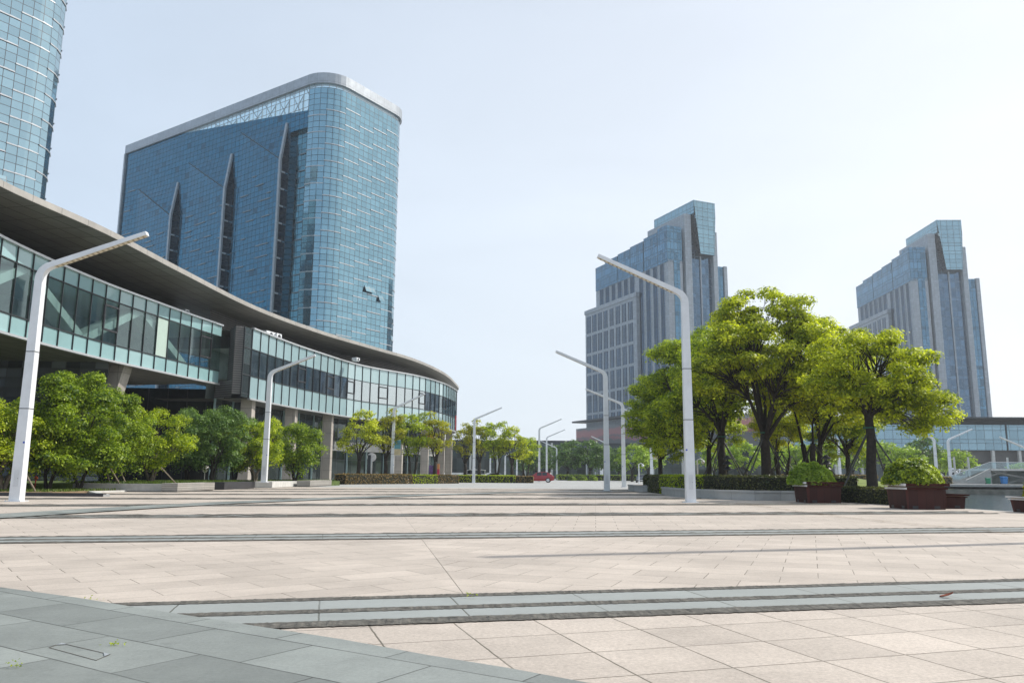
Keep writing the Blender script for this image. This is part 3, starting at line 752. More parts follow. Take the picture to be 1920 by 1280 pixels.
r0 = make_lamp('street_lamp', (14.1, 15.75, 0), 10.1, 3.7, 1.6, R(15.5), -1, 'white lamp post right of the photo that throws the long thin shadow on the slabs', LG)
for (px, yb, yt, Y, sd_, lb) in ((1757, 895, 820, 118, -1, 'far white pole beyond the lake, its head hidden by the right tree'),
                                 (1783, 896, 822, 116, 1, 'far white lamp post beyond the lake beside the small round tree'),
                                 (1575, 890, 820, 118, -1, 'far white lamp post seen under the right tree, left of its trunk'),
                                 (1932, 905, 838, 112, -1, 'lamp post at the right picture edge with only its arm showing'),
                                 (947, 893, 852, 172, 1, 'far white post behind the trees, left of the red car roof'),
                                 (969, 893, 852, 182, 1, 'far white post behind the trees, above the red car bonnet'),
                                 (919, 893, 852, 180, 1, 'far white post behind the trees, above the grey car')):
    lamp_at(px, yb, yt, Y, sd_, lb)
# banner hanging from two lamps
MT['poster_teal'] = solid('poster_teal', (0.10, 0.28, 0.33), 0.5, 0, 0.5, 1.2)
MT['poster_sand'] = solid('poster_sand', (0.55, 0.46, 0.27), 0.5, 0, 0.3, 1.0)
def banner(name, loc, h, w, label):
    root = empty(name, loc, 0, label, 'banner', 'picture banners on lamp posts')
    mb = MB(); mb.box(0.24, .24 + w, -.03, .03, 0, h * .42); mb.build('lower_panel', MT['poster_sand'], root)
    mb = MB(); mb.box(0.24, .24 + w, -.03, .03, h * .42, h); mb.build('upper_panel', MT['poster_teal'], root)
    mb = MB(); mb.box(0.1, .24 + w, -.02, .02, h, h + .05); mb.box(0.1, .24 + w, -.02, .02, -.05, 0); mb.build('bracket', MT['trim'], root)
p = AT(735, 853, 94.0); banner('banner', (p.x, 94.0, p.z), 1.75, 0.75, 'teal and sand coloured banner on the lamp post in the hedge')
p = AT(1222, 860, 112.0); banner('banner', (p.x, 112.0, p.z), 1.4, 0.75, 'small pale banner on the post half hidden by the big trees')

# ------------------------------------------------------------------ planters with shrubs on the right
def make_planter(name, loc, s, h, label):
    root = empty(name, loc, 0, label, 'planter', 'brown steel planter boxes by the lake')
    mb = MB(); f = .94
    b = [(-s / 2 * f, -s / 2 * f, 0), (s / 2 * f, -s / 2 * f, 0), (s / 2 * f, s / 2 * f, 0), (-s / 2 * f, s / 2 * f, 0)]
    t = [(x / f, y / f, h * .76) for x, y, z in b]
    mb.hexa(b, t); mb.build('box', MT['rust_board'], root)
    o = s / 2 + .10
    for (za, zb, e) in ((h * .77, h * .85, .05), (h * .90, h, .10)):
        k = s / 2 + e
        rm = MB()
        rm.box(-k + .08, k, -k, -k + .08, za, zb); rm.box(-k + .08, k, k - .08, k, za, zb); rm.box(k - .08, k, -k + .08, k - .08, za, zb)
        rm.build('rim', MT['rust'], root)
        rm = MB(); rm.box(-k, -k + .078, -k, k, za, zb - .004); rm.build('rim', MT['white_and_rim_sheen'], root)  # left rim whitened: its sky reflection is put into the colour
    sl = MB(); sl.box(-s / 2 + .03, s / 2 - .03, -s / 2 + .03, s / 2 - .03, h * .70, h * .90); sl.build('soil', MT['soil'], root)
    sb = MB()
    for fx in (-.27, .27):
        sb.box(s * fx - .10, s * fx + .10, -s / 2 * f - .012, -s / 2 * f + .05, 0.03, .13)
        sb.box(-s / 2 * f - .012, -s / 2 * f + .05, s * fx - .10, s * fx + .10, 0.03, .13)
    sb.build('foot_slot', MT['black'], root)
    return root
def make_bush(name, loc, rx, ry, rz, seed, mat, label, n=5200, leaf=.055, group=None, cat='shrub'):
    rng = np.random.default_rng(seed); root = empty(name, loc, 0, label, cat, group)
    rnd2 = random.Random(seed); mb = MB()
    for _ in range(22):
        a = rnd2.random() * 6.283; e = rnd2.uniform(.2, 1.2)
        d = Vector((math.cos(a) * math.cos(e) * rx, math.sin(a) * math.cos(e) * ry, math.sin(e) * rz)) * .9
        mb.tube([(0.12 * math.cos(a), .12 * math.sin(a), -.05), d * .5 + Vector((0, 0, .05)), d], [.022, .014, .006], 5)
    mb.build('stems', MT['bark'], root)
    d = rng.normal(size=(n, 3)); d /= np.linalg.norm(d, axis=1, keepdims=True); d[:, 2] = np.abs(d[:, 2])
    lump = 1 + .05 * np.sin(d[:, 0] * 7 + seed) * np.cos(d[:, 1] * 6 + d[:, 2] * 5) + .03 * np.sin(d[:, 0] * 15 + d[:, 2] * 13)
    k = (1 - .28 * rng.random(n) ** 2.0) * lump
    c = d * k[:, None] * np.array([rx, ry, rz]); 
    nn = d * .8 + np.array([0, 0, .5]) + rng.normal(0, .5, size=(n, 3))
    leaf_cloud('foliage', c, nn, leaf * rng.uniform(.7, 1.4, n), rng, MT[mat], root)
    return root
q2 = G(1700, 955); pl2 = make_planter('planter_box', (q2.x + .73, q2.y + .73, 0), 1.42, .90, 'larger brown steel planter box with sky sheen painted white on its left rim, nearest the lake')
make_bush('azalea_bush', (q2.x + .70, q2.y + .85, .86), 1.02, .95, .92, 3, 'leaf_bush', 'bright green domed shrub growing in the nearest brown planter', 6800, .058, 'domed shrubs in the planters')
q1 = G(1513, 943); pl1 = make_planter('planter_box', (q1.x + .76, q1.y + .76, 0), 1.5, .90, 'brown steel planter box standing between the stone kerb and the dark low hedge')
make_bush('azalea_bush', (q1.x + .55, q1.y + .8, .78), 1.0, .9, .95, 4, 'leaf_pale', 'paler domed shrub growing in the planter beside the stone kerb', 6200, .055, 'domed shrubs in the planters')
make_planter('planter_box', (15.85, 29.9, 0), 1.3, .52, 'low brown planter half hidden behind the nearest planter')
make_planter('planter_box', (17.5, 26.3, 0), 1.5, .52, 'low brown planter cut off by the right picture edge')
make_bush('azalea_bush', (17.6, 26.4, .46), .68, .7, .98, 8, 'leaf_olive', 'yellow green shrub at the right picture edge above the cut off planter', 3000, .06, 'domed shrubs in the planters')

# ------------------------------------------------------------------ round tree bed on the right
def kerb(label, path, w, z0, z1, mat, name='stone_kerb', cap=True, cat='kerb', group=None):
    root = empty(name, (path[0][0], path[0][1], 0), 0, label, cat, group)
    o = path[0]; P = [(p[0] - o[0], p[1] - o[1]) for p in path]
    def ring(e):
        L_, R_ = [], []
        for i, p in enumerate(P):
            a, b = P[max(i - 1, 0)], P[min(i + 1, len(P) - 1)]
            d = Vector((b[0] - a[0], b[1] - a[1])).normalized()
            L_.append((p[0] - d.y * (w / 2 + e), p[1] + d.x * (w / 2 + e))); R_.append((p[0] + d.y * (w / 2 + e), p[1] - d.x * (w / 2 + e)))
        return L_, R_
    def ext(nm, e, za, zb, mt):
        L_, R_ = ring(e); mb = MB(); u = 0
        for i in range(len(P) - 1):
            l = math.hypot(P[i + 1][0] - P[i][0], P[i + 1][1] - P[i][1])
            for (A, B, flip) in ((R_[i], R_[i + 1], 0), (L_[i + 1], L_[i], 1)):
                mb.face([(A[0], A[1], za), (B[0], B[1], za), (B[0], B[1], zb), (A[0], A[1], zb)], 0, [(u, za), (u + l, za), (u + l, zb), (u, zb)])
            mb.face([(R_[i][0], R_[i][1], zb), (R_[i + 1][0], R_[i + 1][1], zb), (L_[i + 1][0], L_[i + 1][1], zb), (L_[i][0], L_[i][1], zb)], 0, [(u, 0), (u + l, 0), (u + l, w), (u, w)])
            u += l
        for i in (0, len(P) - 1):
            mb.face([(R_[i][0], R_[i][1], za), (L_[i][0], L_[i][1], za), (L_[i][0], L_[i][1], zb), (R_[i][0], R_[i][1], zb)])
        mb.build(nm, mt, root)
    ext('wall', 0, z0, z1 - .10, mat)
    if cap: ext('coping', .035, z1 - .096, z1, mat)
    return root
MT['kerb_stone'] = panels('kerb_stone', (0.40, 0.40, 0.385), 1.1, 0.9, 0.012, 0.4, 0.75, 0, 0.10, bump=.2)
def smooth_path(pts, n=6):
    P = [Vector((p[0], p[1], 0)) for p in pts]; out = []
    for i in range(len(P) - 1):
        p0, p1, p2, p3 = P[max(i - 1, 0)], P[i], P[i + 1], P[min(i + 2, len(P) - 1)]
        for k in range(n):
            t = k / n
            out.append(0.5 * ((2 * p1) + (p2 - p0) * t + (2 * p0 - 5 * p1 + 4 * p2 - p3) * t * t + (3 * p1 - p0 - 3 * p2 + p3) * t ** 3))
    out.append(P[-1]); return [(p.x, p.y) for p in out]
bed = smooth_path([(9.15, 48.0), (9.0, 44.2), (9.5, 40.7), (11.1, 37.9), (13.3, 37.6), (16.2, 37.6)])
kerb('long curved grey stone kerb of the round tree bed, nearest part', bed, .34, 0, .46, MT['kerb_stone'], group='stone kerbs of the tree bed')
kerb('short far stretch of stone kerb at the left end of the round tree bed', smooth_path([(9.05, 61), (8.7, 57.2), (9.6, 55.2), (10.9, 54.6)]), .34, 0, .46, MT['kerb_stone'], group='stone kerbs of the tree bed')
hb = smooth_path([(10.0, 58), (9.75, 53), (9.75, 47.6), (9.75, 44.3), (10.3, 41.4), (11.6, 39.0), (13.6, 38.5), (16.4, 38.5)], 6)
HG = 'clipped hedges round the tree bed'
hedge('dull reddish hedge at the far left end of the round tree bed', hb[0:10], 1.12, .9, 'leaf_hedge', 0, 11, 150, .06, HG)
hedge('bright lime green stretch of hedge behind the nearest right lamp post', hb[9:25], 1.12, .9, 'leaf_lime', 0, 12, 150, .06, HG)
hedge('dark hedge with reddish tips along the front of the round tree bed', hb[24:], 1.12, .9, 'leaf_hedge', 0, 13, 190, .055, HG)
hedge('low dark clipped hedge between the two brown planters', [(14.9, 36.6), (15.5, 33.6), (16.0, 31.4)], .66, .7, 'leaf_hedge', 0, 14, 240, .05)
mb = MB(); mb.prism([(p[0] + .25, p[1] + .3) for p in bed] + [(20, 44), (30, 65), (27, 76), (11, 74), (10.2, 55)], -.2, .30)
tag(mb.build('soil', MT['soil']), kind='structure')

TG = 'leafy camphor trees of the round bed'
def gx(px, Y): return AT(px, 890, Y).x
hero = make_tree('camphor_tree', (gx(1437, 46), 46, .3), 12.0,
    [(0.5, 0, 7.6, 4.3, 3.7, 3.1, 92), (-2.2, -.3, 6.6, 2.2, 2.2, 1.6, 20), (2.5, .2, 6.4, 2.5, 2.3, 1.7, 22), (0.2, .2, 10.2, 2.9, 2.5, 1.6, 30)],
    .30, 3.2, 'leaf_spring', 21, per=640, leaf=.094, limbs=9, rp=(.5, .9), flat=.62, spread=.0, label='tallest camphor tree of the round bed, pale green crown and forked dark trunk', group=TG)
make_tree('camphor_tree', (gx(1635, 37.5), 37.5, .1), 8.2,
    [(-.15, 0, 6.0, 2.6, 2.3, 1.95, 66), (-1.1, 0, 4.9, 1.3, 1.4, 1.2, 16), (2.5, .1, 4.3, 1.6, 1.5, 1.25, 30), (2.3, 0, 6.25, .9, .7, .7, 10), (1.0, 0, 4.8, 1.4, 1.3, 1.1, 18)],
    .23, 4.0, 'leaf_spring', 33, per=820, leaf=.076, limbs=7, rp=(.42, .72), flat=.65, label='camphor tree with straight dark trunk rising between the two brown planters', group=TG)
ta = make_tree('camphor_tree', (gx(1290, 58), 58, .3), 12.2,
    [(0, 0, 7.2, 3.1, 3.0, 3.9, 80), (-.9, 0, 4.2, 2.5, 2.3, 1.8, 26), (0.8, 0, 10.2, 2.0, 2.0, 1.5, 18)],
    .22, 3.0, 'leaf_mid', 44, per=470, leaf=.10, limbs=8, rp=(.6, 1.0), flat=.65, label='dense green camphor tree directly behind the nearest right lamp post', group=TG)
dup(ta, (gx(1238, 64), 64, .3), 2.1, (.86, .86, .76), 'lower camphor tree at the left end of the round bed', TG)
dup(ta, (gx(1330, 66), 66, .3), 4.0, (1.0, 1.0, 1.06), 'camphor tree with leaning trunk just right of the nearest right lamp post', TG)
make_tree('camphor_tree', (gx(1356, 51), 51, .3), 11.0,
    [(0, 0, 7.6, 3.1, 2.9, 2.8, 60), (-1.2, 0, 5.4, 2.4, 2.2, 1.7, 26)], .28, 3.6, 'leaf_mid', 45, per=390, leaf=.10, limbs=6, label='camphor tree with thick straight trunk left of the tallest tree', group=TG)
tm = make_tree('camphor_tree', (gx(1527, 49), 49, .3), 11.0,
    [(.2, 0, 7.4, 3.6, 3.0, 3.0, 84), (1.8, 0, 5.0, 2.7, 2.2, 1.7, 34), (-1.0, 0, 5.8, 1.8, 1.8, 1.4, 16)], .30, 2.8, 'leaf_spring', 46, per=380, leaf=.095, stems=3, spread=.75, limbs=7,
    label='three stemmed camphor tree behind the domed shrub of the left planter', group=TG)
dup(tm, (gx(1468, 63), 63, .3), 1.3, .82, 'smaller camphor tree with crooked stems, right of the tallest tree', TG)
dup(ta, (gx(1592, 56), 56, .3), .6, (.86, .86, .80), 'camphor tree filling the gap left of the tree between the planters', TG)
# props that steady the trees
def tree_props(px, Y, h, r, label, seed):
    rr = random.Random(seed); x = gx(px, Y)
    root = empty('tree_support', (x, Y, .1), 0, label, 'tree support', 'pole tripods steadying the trees')
    for k in range(4):
        a = .6 + k * math.pi / 2 + rr.uniform(-.2, .2)
        mb = MB(); mb.tube([(math.cos(a) * r, math.sin(a) * r, 0), (-math.cos(a) * .12, -math.sin(a) * .12, h)], .038, 6)
        mb.build('pole', MT['pole_dark'], root)
    mb = MB(); mb.disc_lathe([(.0, h - .13), (.27, h - .13), (.27, h - .06), (0, h - .06)], 10); mb.build('collar', solid('green_band', (.02, .10, .06)), root)
for (px, Y, h, r, lb) in ((1437, 46, 3.6, 2.2, 'dark poles propping the tallest camphor tree'), (1635, 37.5, 3.4, 2.2, 'dark poles propping the tree between the two planters'),
                          (1356, 51, 3.6, 2.2, 'dark poles propping the thick trunked tree left of the tallest'), (1527, 49, 3.3, 2.1, 'dark poles propping the three stemmed tree'),
                          (1468, 63, 3.0, 1.9, 'thin dark poles propping the crooked smaller tree')):
    tree_props(px, Y, h, r, lb, px)
def garden_speaker(px, Y, label):
    x = gx(px, Y); root = empty('garden_lamp', (x, Y, .3), 0, label, 'garden lamp', 'tiered black garden lamps under the trees')
    mb = MB(); mb.tube([(0, 0, -.1), (0, 0, 1.9)], .05, 8); mb.build('post', MT['black'], root)
    for z in (1.25, 1.58, 1.9):
        mb = MB(); mb.disc_lathe([(.08, z - .08), (.27, z - .05), (.27, z), (.10, z + .14), (.02, z + .18)], 14); mb.build('shade', MT['black'], root, smooth=False)
garden_speaker(1365, 49, 'black tiered garden lamp beside the thick trunk left of the tallest tree')
garden_speaker(1551, 46.5, 'black tiered garden lamp right of the three stemmed tree')
# globe topped camera posts behind the hedge
for (px, Y, lb) in ((1308, 70, 'white post with drooping globe camera behind the hedge, left one'), (1198, 98, 'small white post with a bent head left of the round bed')):
    x = gx(px, Y); root = empty('camera_post', (x, Y, 0), 0, lb, 'camera post')
    mb = MB(); mb.tube([(0, 0, 0), (0, 0, 2.5)], .06, 8); mb.tube([(0, 0, 2.5), (.25, 0, 2.62), (.5, 0, 2.5)], .035, 6); mb.build('post', MT['white_metal'], root)
    mb = MB(); mb.disc_lathe([(.0, 2.18), (.12, 2.22), (.17, 2.34), (.12, 2.46), (0, 2.5)], 12, (.5, 0, 0)); mb.build('globe', MT['white_metal'], root, smooth=True)

# ------------------------------------------------------------------ lawns, planter walls and small trees on the left
lawn = [(-60, 36.5), (-24.8, 38.6), (-22.9, 40.2), (-22.0, 45.5), (-21.4, 50), (-60, 50)]
mb = MB(); mb.prism(lawn, -.2, .10)
tag(mb.build('lawn', MT['soil']), kind='structure')
upper = [(-60, 47), (-26.0, 47.0), (-22.2, 48.0), (-21.6, 50), (-20.6, 58), (-20.3, 65), (-17.6, 72), (-16.4, 77), (-19, 78), (-26.5, 75), (-27.5, 60), (-60, 60)]
mb = MB(); mb.prism(upper, -.2, .42)
tag(mb.build('lawn', MT['turf']), kind='structure')
def in_quad(q):
    a, b, c, d = [np.array(p, float) for p in q]
    def fn(r):
        u, v = r.random(), r.random()
        return a * (1 - u) * (1 - v) + b * u * (1 - v) + c * u * v + d * (1 - u) * v
    return fn
grass_patch('grass', in_quad([(-26, 47.2, .42), (-22.1, 48.2, .42), (-20.6, 66, .42), (-27, 66, .42)]), 12000, .42, 1, (.06, .16))
grass_patch('grass', in_quad([(-21.5, 66, .42), (-20.2, 65, .42), (-16.5, 76.5, .42), (-20, 76.5, .42)]), 4000, .42, 2, (.06, .16))
grass_patch('grass', in_quad([(-36, 38.2, .10), (-23, 40.6, .10), (-22, 45.5, .10), (-36, 47, .10)]), 3500, .10, 3, (.05, .14))
def block(name, x0, x1, y0, y1, z0, z1, mat, label, cat, group=None, rz=0, plinth=True, seat=None):
    root = empty(name, (x1, y0, 0), rz, label, cat, group)
    mb = MB(); mb.box(x0 - x1, 0, 0, y1 - y0, z0, z1); mb.build('body', mat, root)
    if plinth:
        mb = MB(); mb.box(x0 - x1 + .05, -.07, .07, y1 - y0 - .05, 0, z0); mb.build('plinth', MT['black'], root)
    if seat:
        mb = MB(); mb.box(x0 - x1 - .01, .012, -.012, y1 - y0 + .012, z1, z1 + .035); mb.build('coping', seat, root)
    return root
BG = 'bench blocks and planter walls along the left lawn'
g = G(193, 931)
block('low_kerb', -50, g.x, g.y, g.y + .3, 0.0, .16, MT['black'], 'low dark stone kerb in front of the left lawn', 'kerb', plinth=False)
g2 = G(332, 922.5)
kerb('pale low kerb rising along the right side of the left lawn', [(g.x + .14, g.y + .05), (-22.4, 43), (-21.9, 46.2)], .28, 0, .2, MT['concrete_light'], 'low_kerb', False)
block('planter_wall', -24.9, g2.x - .92, g2.y + .1, g2.y + .55, 0.05, .46, MT['concrete'], 'concrete planter wall with shade put into its grey colour, behind the front lawn, left of the weathered bench', 'planter wall', BG)  # front face's shade is put into the colour as darker concrete
block('timber_bench', g2.x - .9, g2.x, g2.y, g2.y * 1.125, .06, .50, MT['wood'], 'weathered plank bench block nearest on the left, dark end facing the plaza', 'bench', BG)
g3 = G(420, 918)
block('stone_bench', g3.x - .85, g3.x, g3.y, g3.y * 1.12, .03, .50, MT['black'], 'black stone bench block between the weathered bench and the pale wall', 'bench', BG)
g4 = G(510, 914.5)
block('planter_wall', g4.x - 1.9, g4.x, g4.y, g4.y * 1.13, .03, .47, MT['concrete_light'], 'pale concrete planter wall in front of the second left lamp post', 'planter wall', BG)
g5 = G(581, 912.5)
block('timber_bench', g5.x - 1.1, g5.x, g5.y, g5.y * 1.12, .06, .52, MT['wood'], 'weathered plank bench block at the far end beside the first stone column', 'bench', BG)
SG = 'small broad trees on the left lawn'
sa = make_tree('osmanthus_tree', (gx(283, 52.5), 52.5, .42), 5.6,
    [(0, 0, 3.0, 2.5, 2.3, 2.05, 46), (0.9, -.2, 2.0, 1.6, 1.5, 1.0, 12), (-.4, -.4, 1.5, 2.0, 1.6, .8, 12)], .16, .9, 'leaf_mid', 61, per=820, leaf=.074, stems=4, spread=.35, limbs=9, rp=(.42, .75), flat=.8, bark='bark_pale',
    label='round bright green small tree right of the nearest left lamp post, branches showing inside', group=SG)
sb = make_tree('osmanthus_tree', (gx(150, 45), 45, .10), 6.6,
    [(0, 0, 3.6, 2.0, 2.0, 2.3, 40), (.2, 0, 5.9, .5, .5, .7, 7), (-.7, 0, 5.5, .4, .4, .6, 5), (-1.0, 0, 2.2, 1.6, 1.6, 1.2, 12), (.8, 0, 2.3, 1.5, 1.5, 1.2, 10), (0, -.3, 1.5, 2.2, 1.6, .9, 16)], .15, 1.0, 'leaf_deep', 62, per=820, leaf=.072, stems=2, spread=.3, limbs=8, rp=(.42, .75), flat=.85,
    label='dark dense small tree with a spiky top, right of the nearest left lamp post', group=SG)
dup(sb, (gx(92, 44), 44, .10), 2.0, (1.0, 1.0, 1.0), 'dark dense small tree immediately behind the nearest left lamp post', SG)
dup(sb, (gx(215, 49), 49, .10), 4.4, (.9, .9, .93), 'dark small tree whose tip stands before the slanted concrete leg', SG)
dup(sa, (gx(8, 42.5), 42.5, .10), 1.1, (.98, .98, 1.0), 'small tree cut off by the left picture edge', SG)
dup(sa, (gx(-70, 44), 44, .10), 3.3, 1.0, 'small tree just outside the left picture edge', SG)
sc = make_tree('osmanthus_tree', (gx(397, 61), 61, .42), 6.2,
    [(0, 0, 3.5, 2.3, 2.3, 2.2, 50), (.1, -.3, 1.6, 2.1, 1.6, .9, 14)], .15, 1.2, 'leaf_blue', 63, per=560, leaf=.085, stems=3, spread=.3, limbs=8, rp=(.42, .75), flat=.85,
    label='bluish green small tree behind the black bench block', group=SG)
dup(sc, (gx(352, 62), 62, .42), 2.6, (.8, .8, 1.0), 'bluish green narrow tree between the round bright tree and the black bench', SG)
sd2 = dup(sa, (gx(478, 65), 65, .42), 4.2, (1.0, 1.0, 1.04), 'dull green small tree left of the second left lamp post', SG)
se = make_tree('osmanthus_tree', (gx(553, 69.5), 69.5, .42), 5.1,
    [(0, 0, 2.9, 2.35, 2.2, 1.95, 50), (0, -.3, 1.4, 1.9, 1.6, .7, 10)], .15, 1.1, 'leaf_deep', 64, per=520, leaf=.088, stems=3, spread=.3, limbs=8, rp=(.45, .8), flat=.8,
    label='round dark green small tree right of the second left lamp post', group=SG)
dup(sc, (gx(440, 66), 66, .42), 5.0, (.9, .9, .96), 'bluish green tree half hidden left of the dull green one', SG)
for i, (px, py, qx, qy, Y, lb) in enumerate(((225, 904, 204, 872, 48, 'slanted pale wooden stake, rightmost but one of three under the dark trees'), (207, 904, 200, 883, 48.4, 'short slanted wooden stake, leftmost of three under the dark trees'),
        (236, 902, 219, 868, 48.8, 'slanted wooden stake, rightmost of three under the dark trees'), (67, 917, 46, 884, 41, 'brown stake leaning beside the nearest left lamp post'),
        (332, 905, 302, 876, 51, 'thin stake leaning against the round bright tree'))):
    a = AT(px, py, Y); b = AT(qx, qy, Y); mb = MB(); o = Vector((a.x, Y, a.z))
    mb.tube([(0, 0, -.1), b - o], .045, 6)
    tag(mb.build('wooden_stake', MT['pole_wood'], None, o), lb, 'stake', 'leaning stakes on the left lawn')
a = AT(66, 903, 47); root = empty('standpipe', (a.x, 47, .1), 0, 'small red standpipe under the trees beside the nearest left lamp post', 'standpipe')
mb = MB(); mb.tube([(0, 0, 0), (.03, 0, .6)], .035, 8); mb.build('pipe', MT['red'], root)
mb = MB(); mb.tube([(-.08, 0, .62), (.11, 0, .64)], .05, 8); mb.tube([(.02, 0, .64), (.02, 0, .75)], .035, 8); mb.build('valve', MT['red'], root)
a = AT(383, 900, 68); root = empty('closed_parasol', (a.x, 68, .42), 0, 'furled white parasol standing under the bluish trees', 'parasol')
mb = MB(); mb.tube([(0, 0, -.3), (0, 0, 2.5)], .03, 6); mb.build('pole', MT['trim'], root)
mb = MB(); mb.tube([(0, 0, .7), (.03, 0, 1.0), (-.02, .02, 1.6), (0, 0, 2.3), (0, 0, 2.45)], [.10, .30, .22, .10, .02], 9); mb.build('canopy', MT['white_and_rim_sheen'], root)

# ------------------------------------------------------------------ hedges and trees in the middle distance
MG = 'clipped hedges across the far side of the plaza'
def hp(px, py): g = G(px, py); return (g.x, g.y)
h0 = G(640, 909.5); h1 = G(855, 906.5)
def lerp2(a, b, t): return (a[0] + (b[0] - a[0]) * t, a[1] + (b[1] - a[1]) * t)
A_, B_ = (-17.9, 84.0), (-7.2, 101.0)
hedge('low hedge with reddish top in front of the stone columns, near part', [lerp2(A_, B_, t) for t in (0, .28, .55)], 1.05, 1.6, 'leaf_red', 0, 21, 60, .09, MG)
hedge('bright lime stretch of the hedge in front of the stone columns', [lerp2(A_, B_, t) for t in (.555, .78)], 1.02, 1.6, 'leaf_lime', 0, 22, 60, .09, MG)
hedge('brownish far end of the hedge in front of the stone columns', [lerp2(A_, B_, t) for t in (.785, 1.0)], 1.02, 1.6, 'leaf_red', 0, 23, 60, .09, MG)
hedge('green hedge behind the lamp post in front of the white van', [(-7.6, 112), (-3.2, 112)], 1.0, 1.6, 'leaf_mid', 0, 24, 50, .10, MG)
hedge('yellowish green hedge in front of the grey car', [(-3.1, 112.2), (.6, 112.2)], 1.0, 1.6, 'leaf_lime', 0, 25, 50, .10, MG)
hedge('brown tipped hedge hiding the front of the red car', [(.65, 112.4), (3.1, 112.4)], .95, 1.6, 'leaf_red', 0, 26, 50, .10, MG)
PG = 'camphor trees before the curved building'
pa = make_tree('camphor_tree', (gx(672, 93), 93, 0), 9.2, [(.3, 0, 6.3, 2.0, 2.0, 2.0, 22), (-1.1, 0, 4.4, 1.5, 1.4, 1.1, 10), (1.5, 0, 5.6, 1.5, 1.5, 1.4, 10)], .24, 2.6, 'leaf_spring', 71, per=190, leaf=.135, limbs=6, rp=(.5, .9),
    label='yellow green tree with slanting trunk in front of the black film strip sign', group=PG)
pb = make_tree('camphor_tree', (gx(722, 95), 95, 0), 9.0, [(0, 0, 6.0, 2.1, 2.1, 2.3, 26), (.6, 0, 7.9, 1.2, 1.2, .9, 6)], .26, 2.7, 'leaf_olive', 72, per=190, leaf=.135, limbs=6, rp=(.5, .9),
    label='yellowish tree left of the lamp post with the banner', group=PG)
pc = make_tree('camphor_tree', (gx(773, 97), 97, 0), 9.3, [(0, 0, 6.4, 2.6, 2.3, 2.2, 32), (-.6, 0, 4.4, 1.6, 1.5, 1.1, 8)], .24, 2.6, 'leaf_mid', 73, per=190, leaf=.135, stems=2, spread=.5, limbs=7, rp=(.55, .95),
    label='green twin stemmed tree right of the lamp post with the banner', group=PG)
dup(pb, (gx(816, 98), 98, 0), 2.0, (1.05, 1.05, .98), 'olive green tree at the curved end of the building', PG)
CG = 'camphor trees by the parked cars'
dup(pb, (gx(872, 128), 128, 0), 1.0, (1.05, 1.05, 1.05), 'olive tree left of the lamp post near the white van', CG)
dup(pb, (gx(899, 124), 124, 0), 3.2, (1.1, 1.1, 1.08), 'olive yellow tree directly behind the white van', CG)
dup(pc, (gx(931, 122), 122, 0), .4, (1.05, 1.05, 1.08), 'green tree behind the grey car', CG)
dup(pa, (gx(960, 122), 122, 0), 3.4, (1.08, 1.08, .98), 'bright green tree above the red car', CG)
dup(pc, (gx(986, 126), 126, 0), 2.7, (.85, .85, .84), 'lower green tree at the right end of the group above the red car', CG)
FG = 'distant trees across the road'
fa = make_tree('street_tree', (gx(1065, 188), 188, 0), 9.2, [(0, 0, 5.4, 4.0, 3.8, 3.3, 34)], .3, 2.4, 'leaf_far', 81, per=46, leaf=.30, limbs=6, rp=(1.0, 1.6), label='large rounded dark tree far behind, left of the second right lamp post', group=FG)
fb = make_tree('street_tree', (gx(1106, 186), 186, 0), 9.6, [(0, 0, 5.7, 3.7, 3.6, 3.5, 32)], .3, 2.4, 'leaf_far', 82, per=46, leaf=.30, limbs=6, rp=(1.0, 1.6), label='large rounded dark tree far behind, just left of the second right lamp post', group=FG)
fc = make_tree('street_tree', (gx(1185, 150), 150, 0), 7.0, [(0, 0, 4.2, 3.0, 3.0, 2.4, 26)], .25, 2.0, 'leaf_pale', 83, per=56, leaf=.26, limbs=5, rp=(.8, 1.3), label='light green distant tree right of the third right lamp post', group=FG)
k = 0
for (src, px, Y, s, lb) in ((fa, 1030, 200, .92, 'dark distant tree behind the thin lamp posts right of the red car'), (fb, 1005, 205, .86, 'dark distant tree above the rear of the red car'),
        (fb, 1160, 190, .85, 'dark distant tree between the second and third right lamp posts'), (fa, 1135, 196, .95, 'dark distant tree behind the second right lamp post'),
        (fc, 1215, 156, 1.0, 'light green distant tree at the left end of the round bed'), (fa, 980, 215, .8, 'dark distant tree behind the bright green tree'),
        (fc, 1400, 128, .95, 'light green distant tree seen left of the tallest trunk'), (fc, 1450, 135, .95, 'light green distant tree seen right of the tallest trunk'),
        (fc, 1338, 140, .95, 'light green distant tree seen right of the nearest right lamp post'), (fc, 1500, 125, .9, 'light green distant tree seen left of the three stemmed tree'),
        (fc, 1555, 132, 1.0, 'light green distant tree seen right of the three stemmed tree'), (fc, 1600, 140, 1.05, 'light green distant tree left of the trunk between the planters'),
        (fc, 1660, 138, 1.05, 'light green distant tree right of the trunk between the planters'), (fa, 1735, 150, .95, 'rounded dark green tree across the lake above the nearest planter'),
        (fc, 1700, 132, .9, 'light green tree across the lake left of the rounded dark one'), (fc, 1772, 146, .85, 'light green tree across the lake right of the far white pole'),
        (fc, 1802, 128, .80, 'small round light green tree by the lake steps')):
    k += 1
    dup(src, (gx(px, Y), Y, 0), k * 1.3, s, lb, FG)
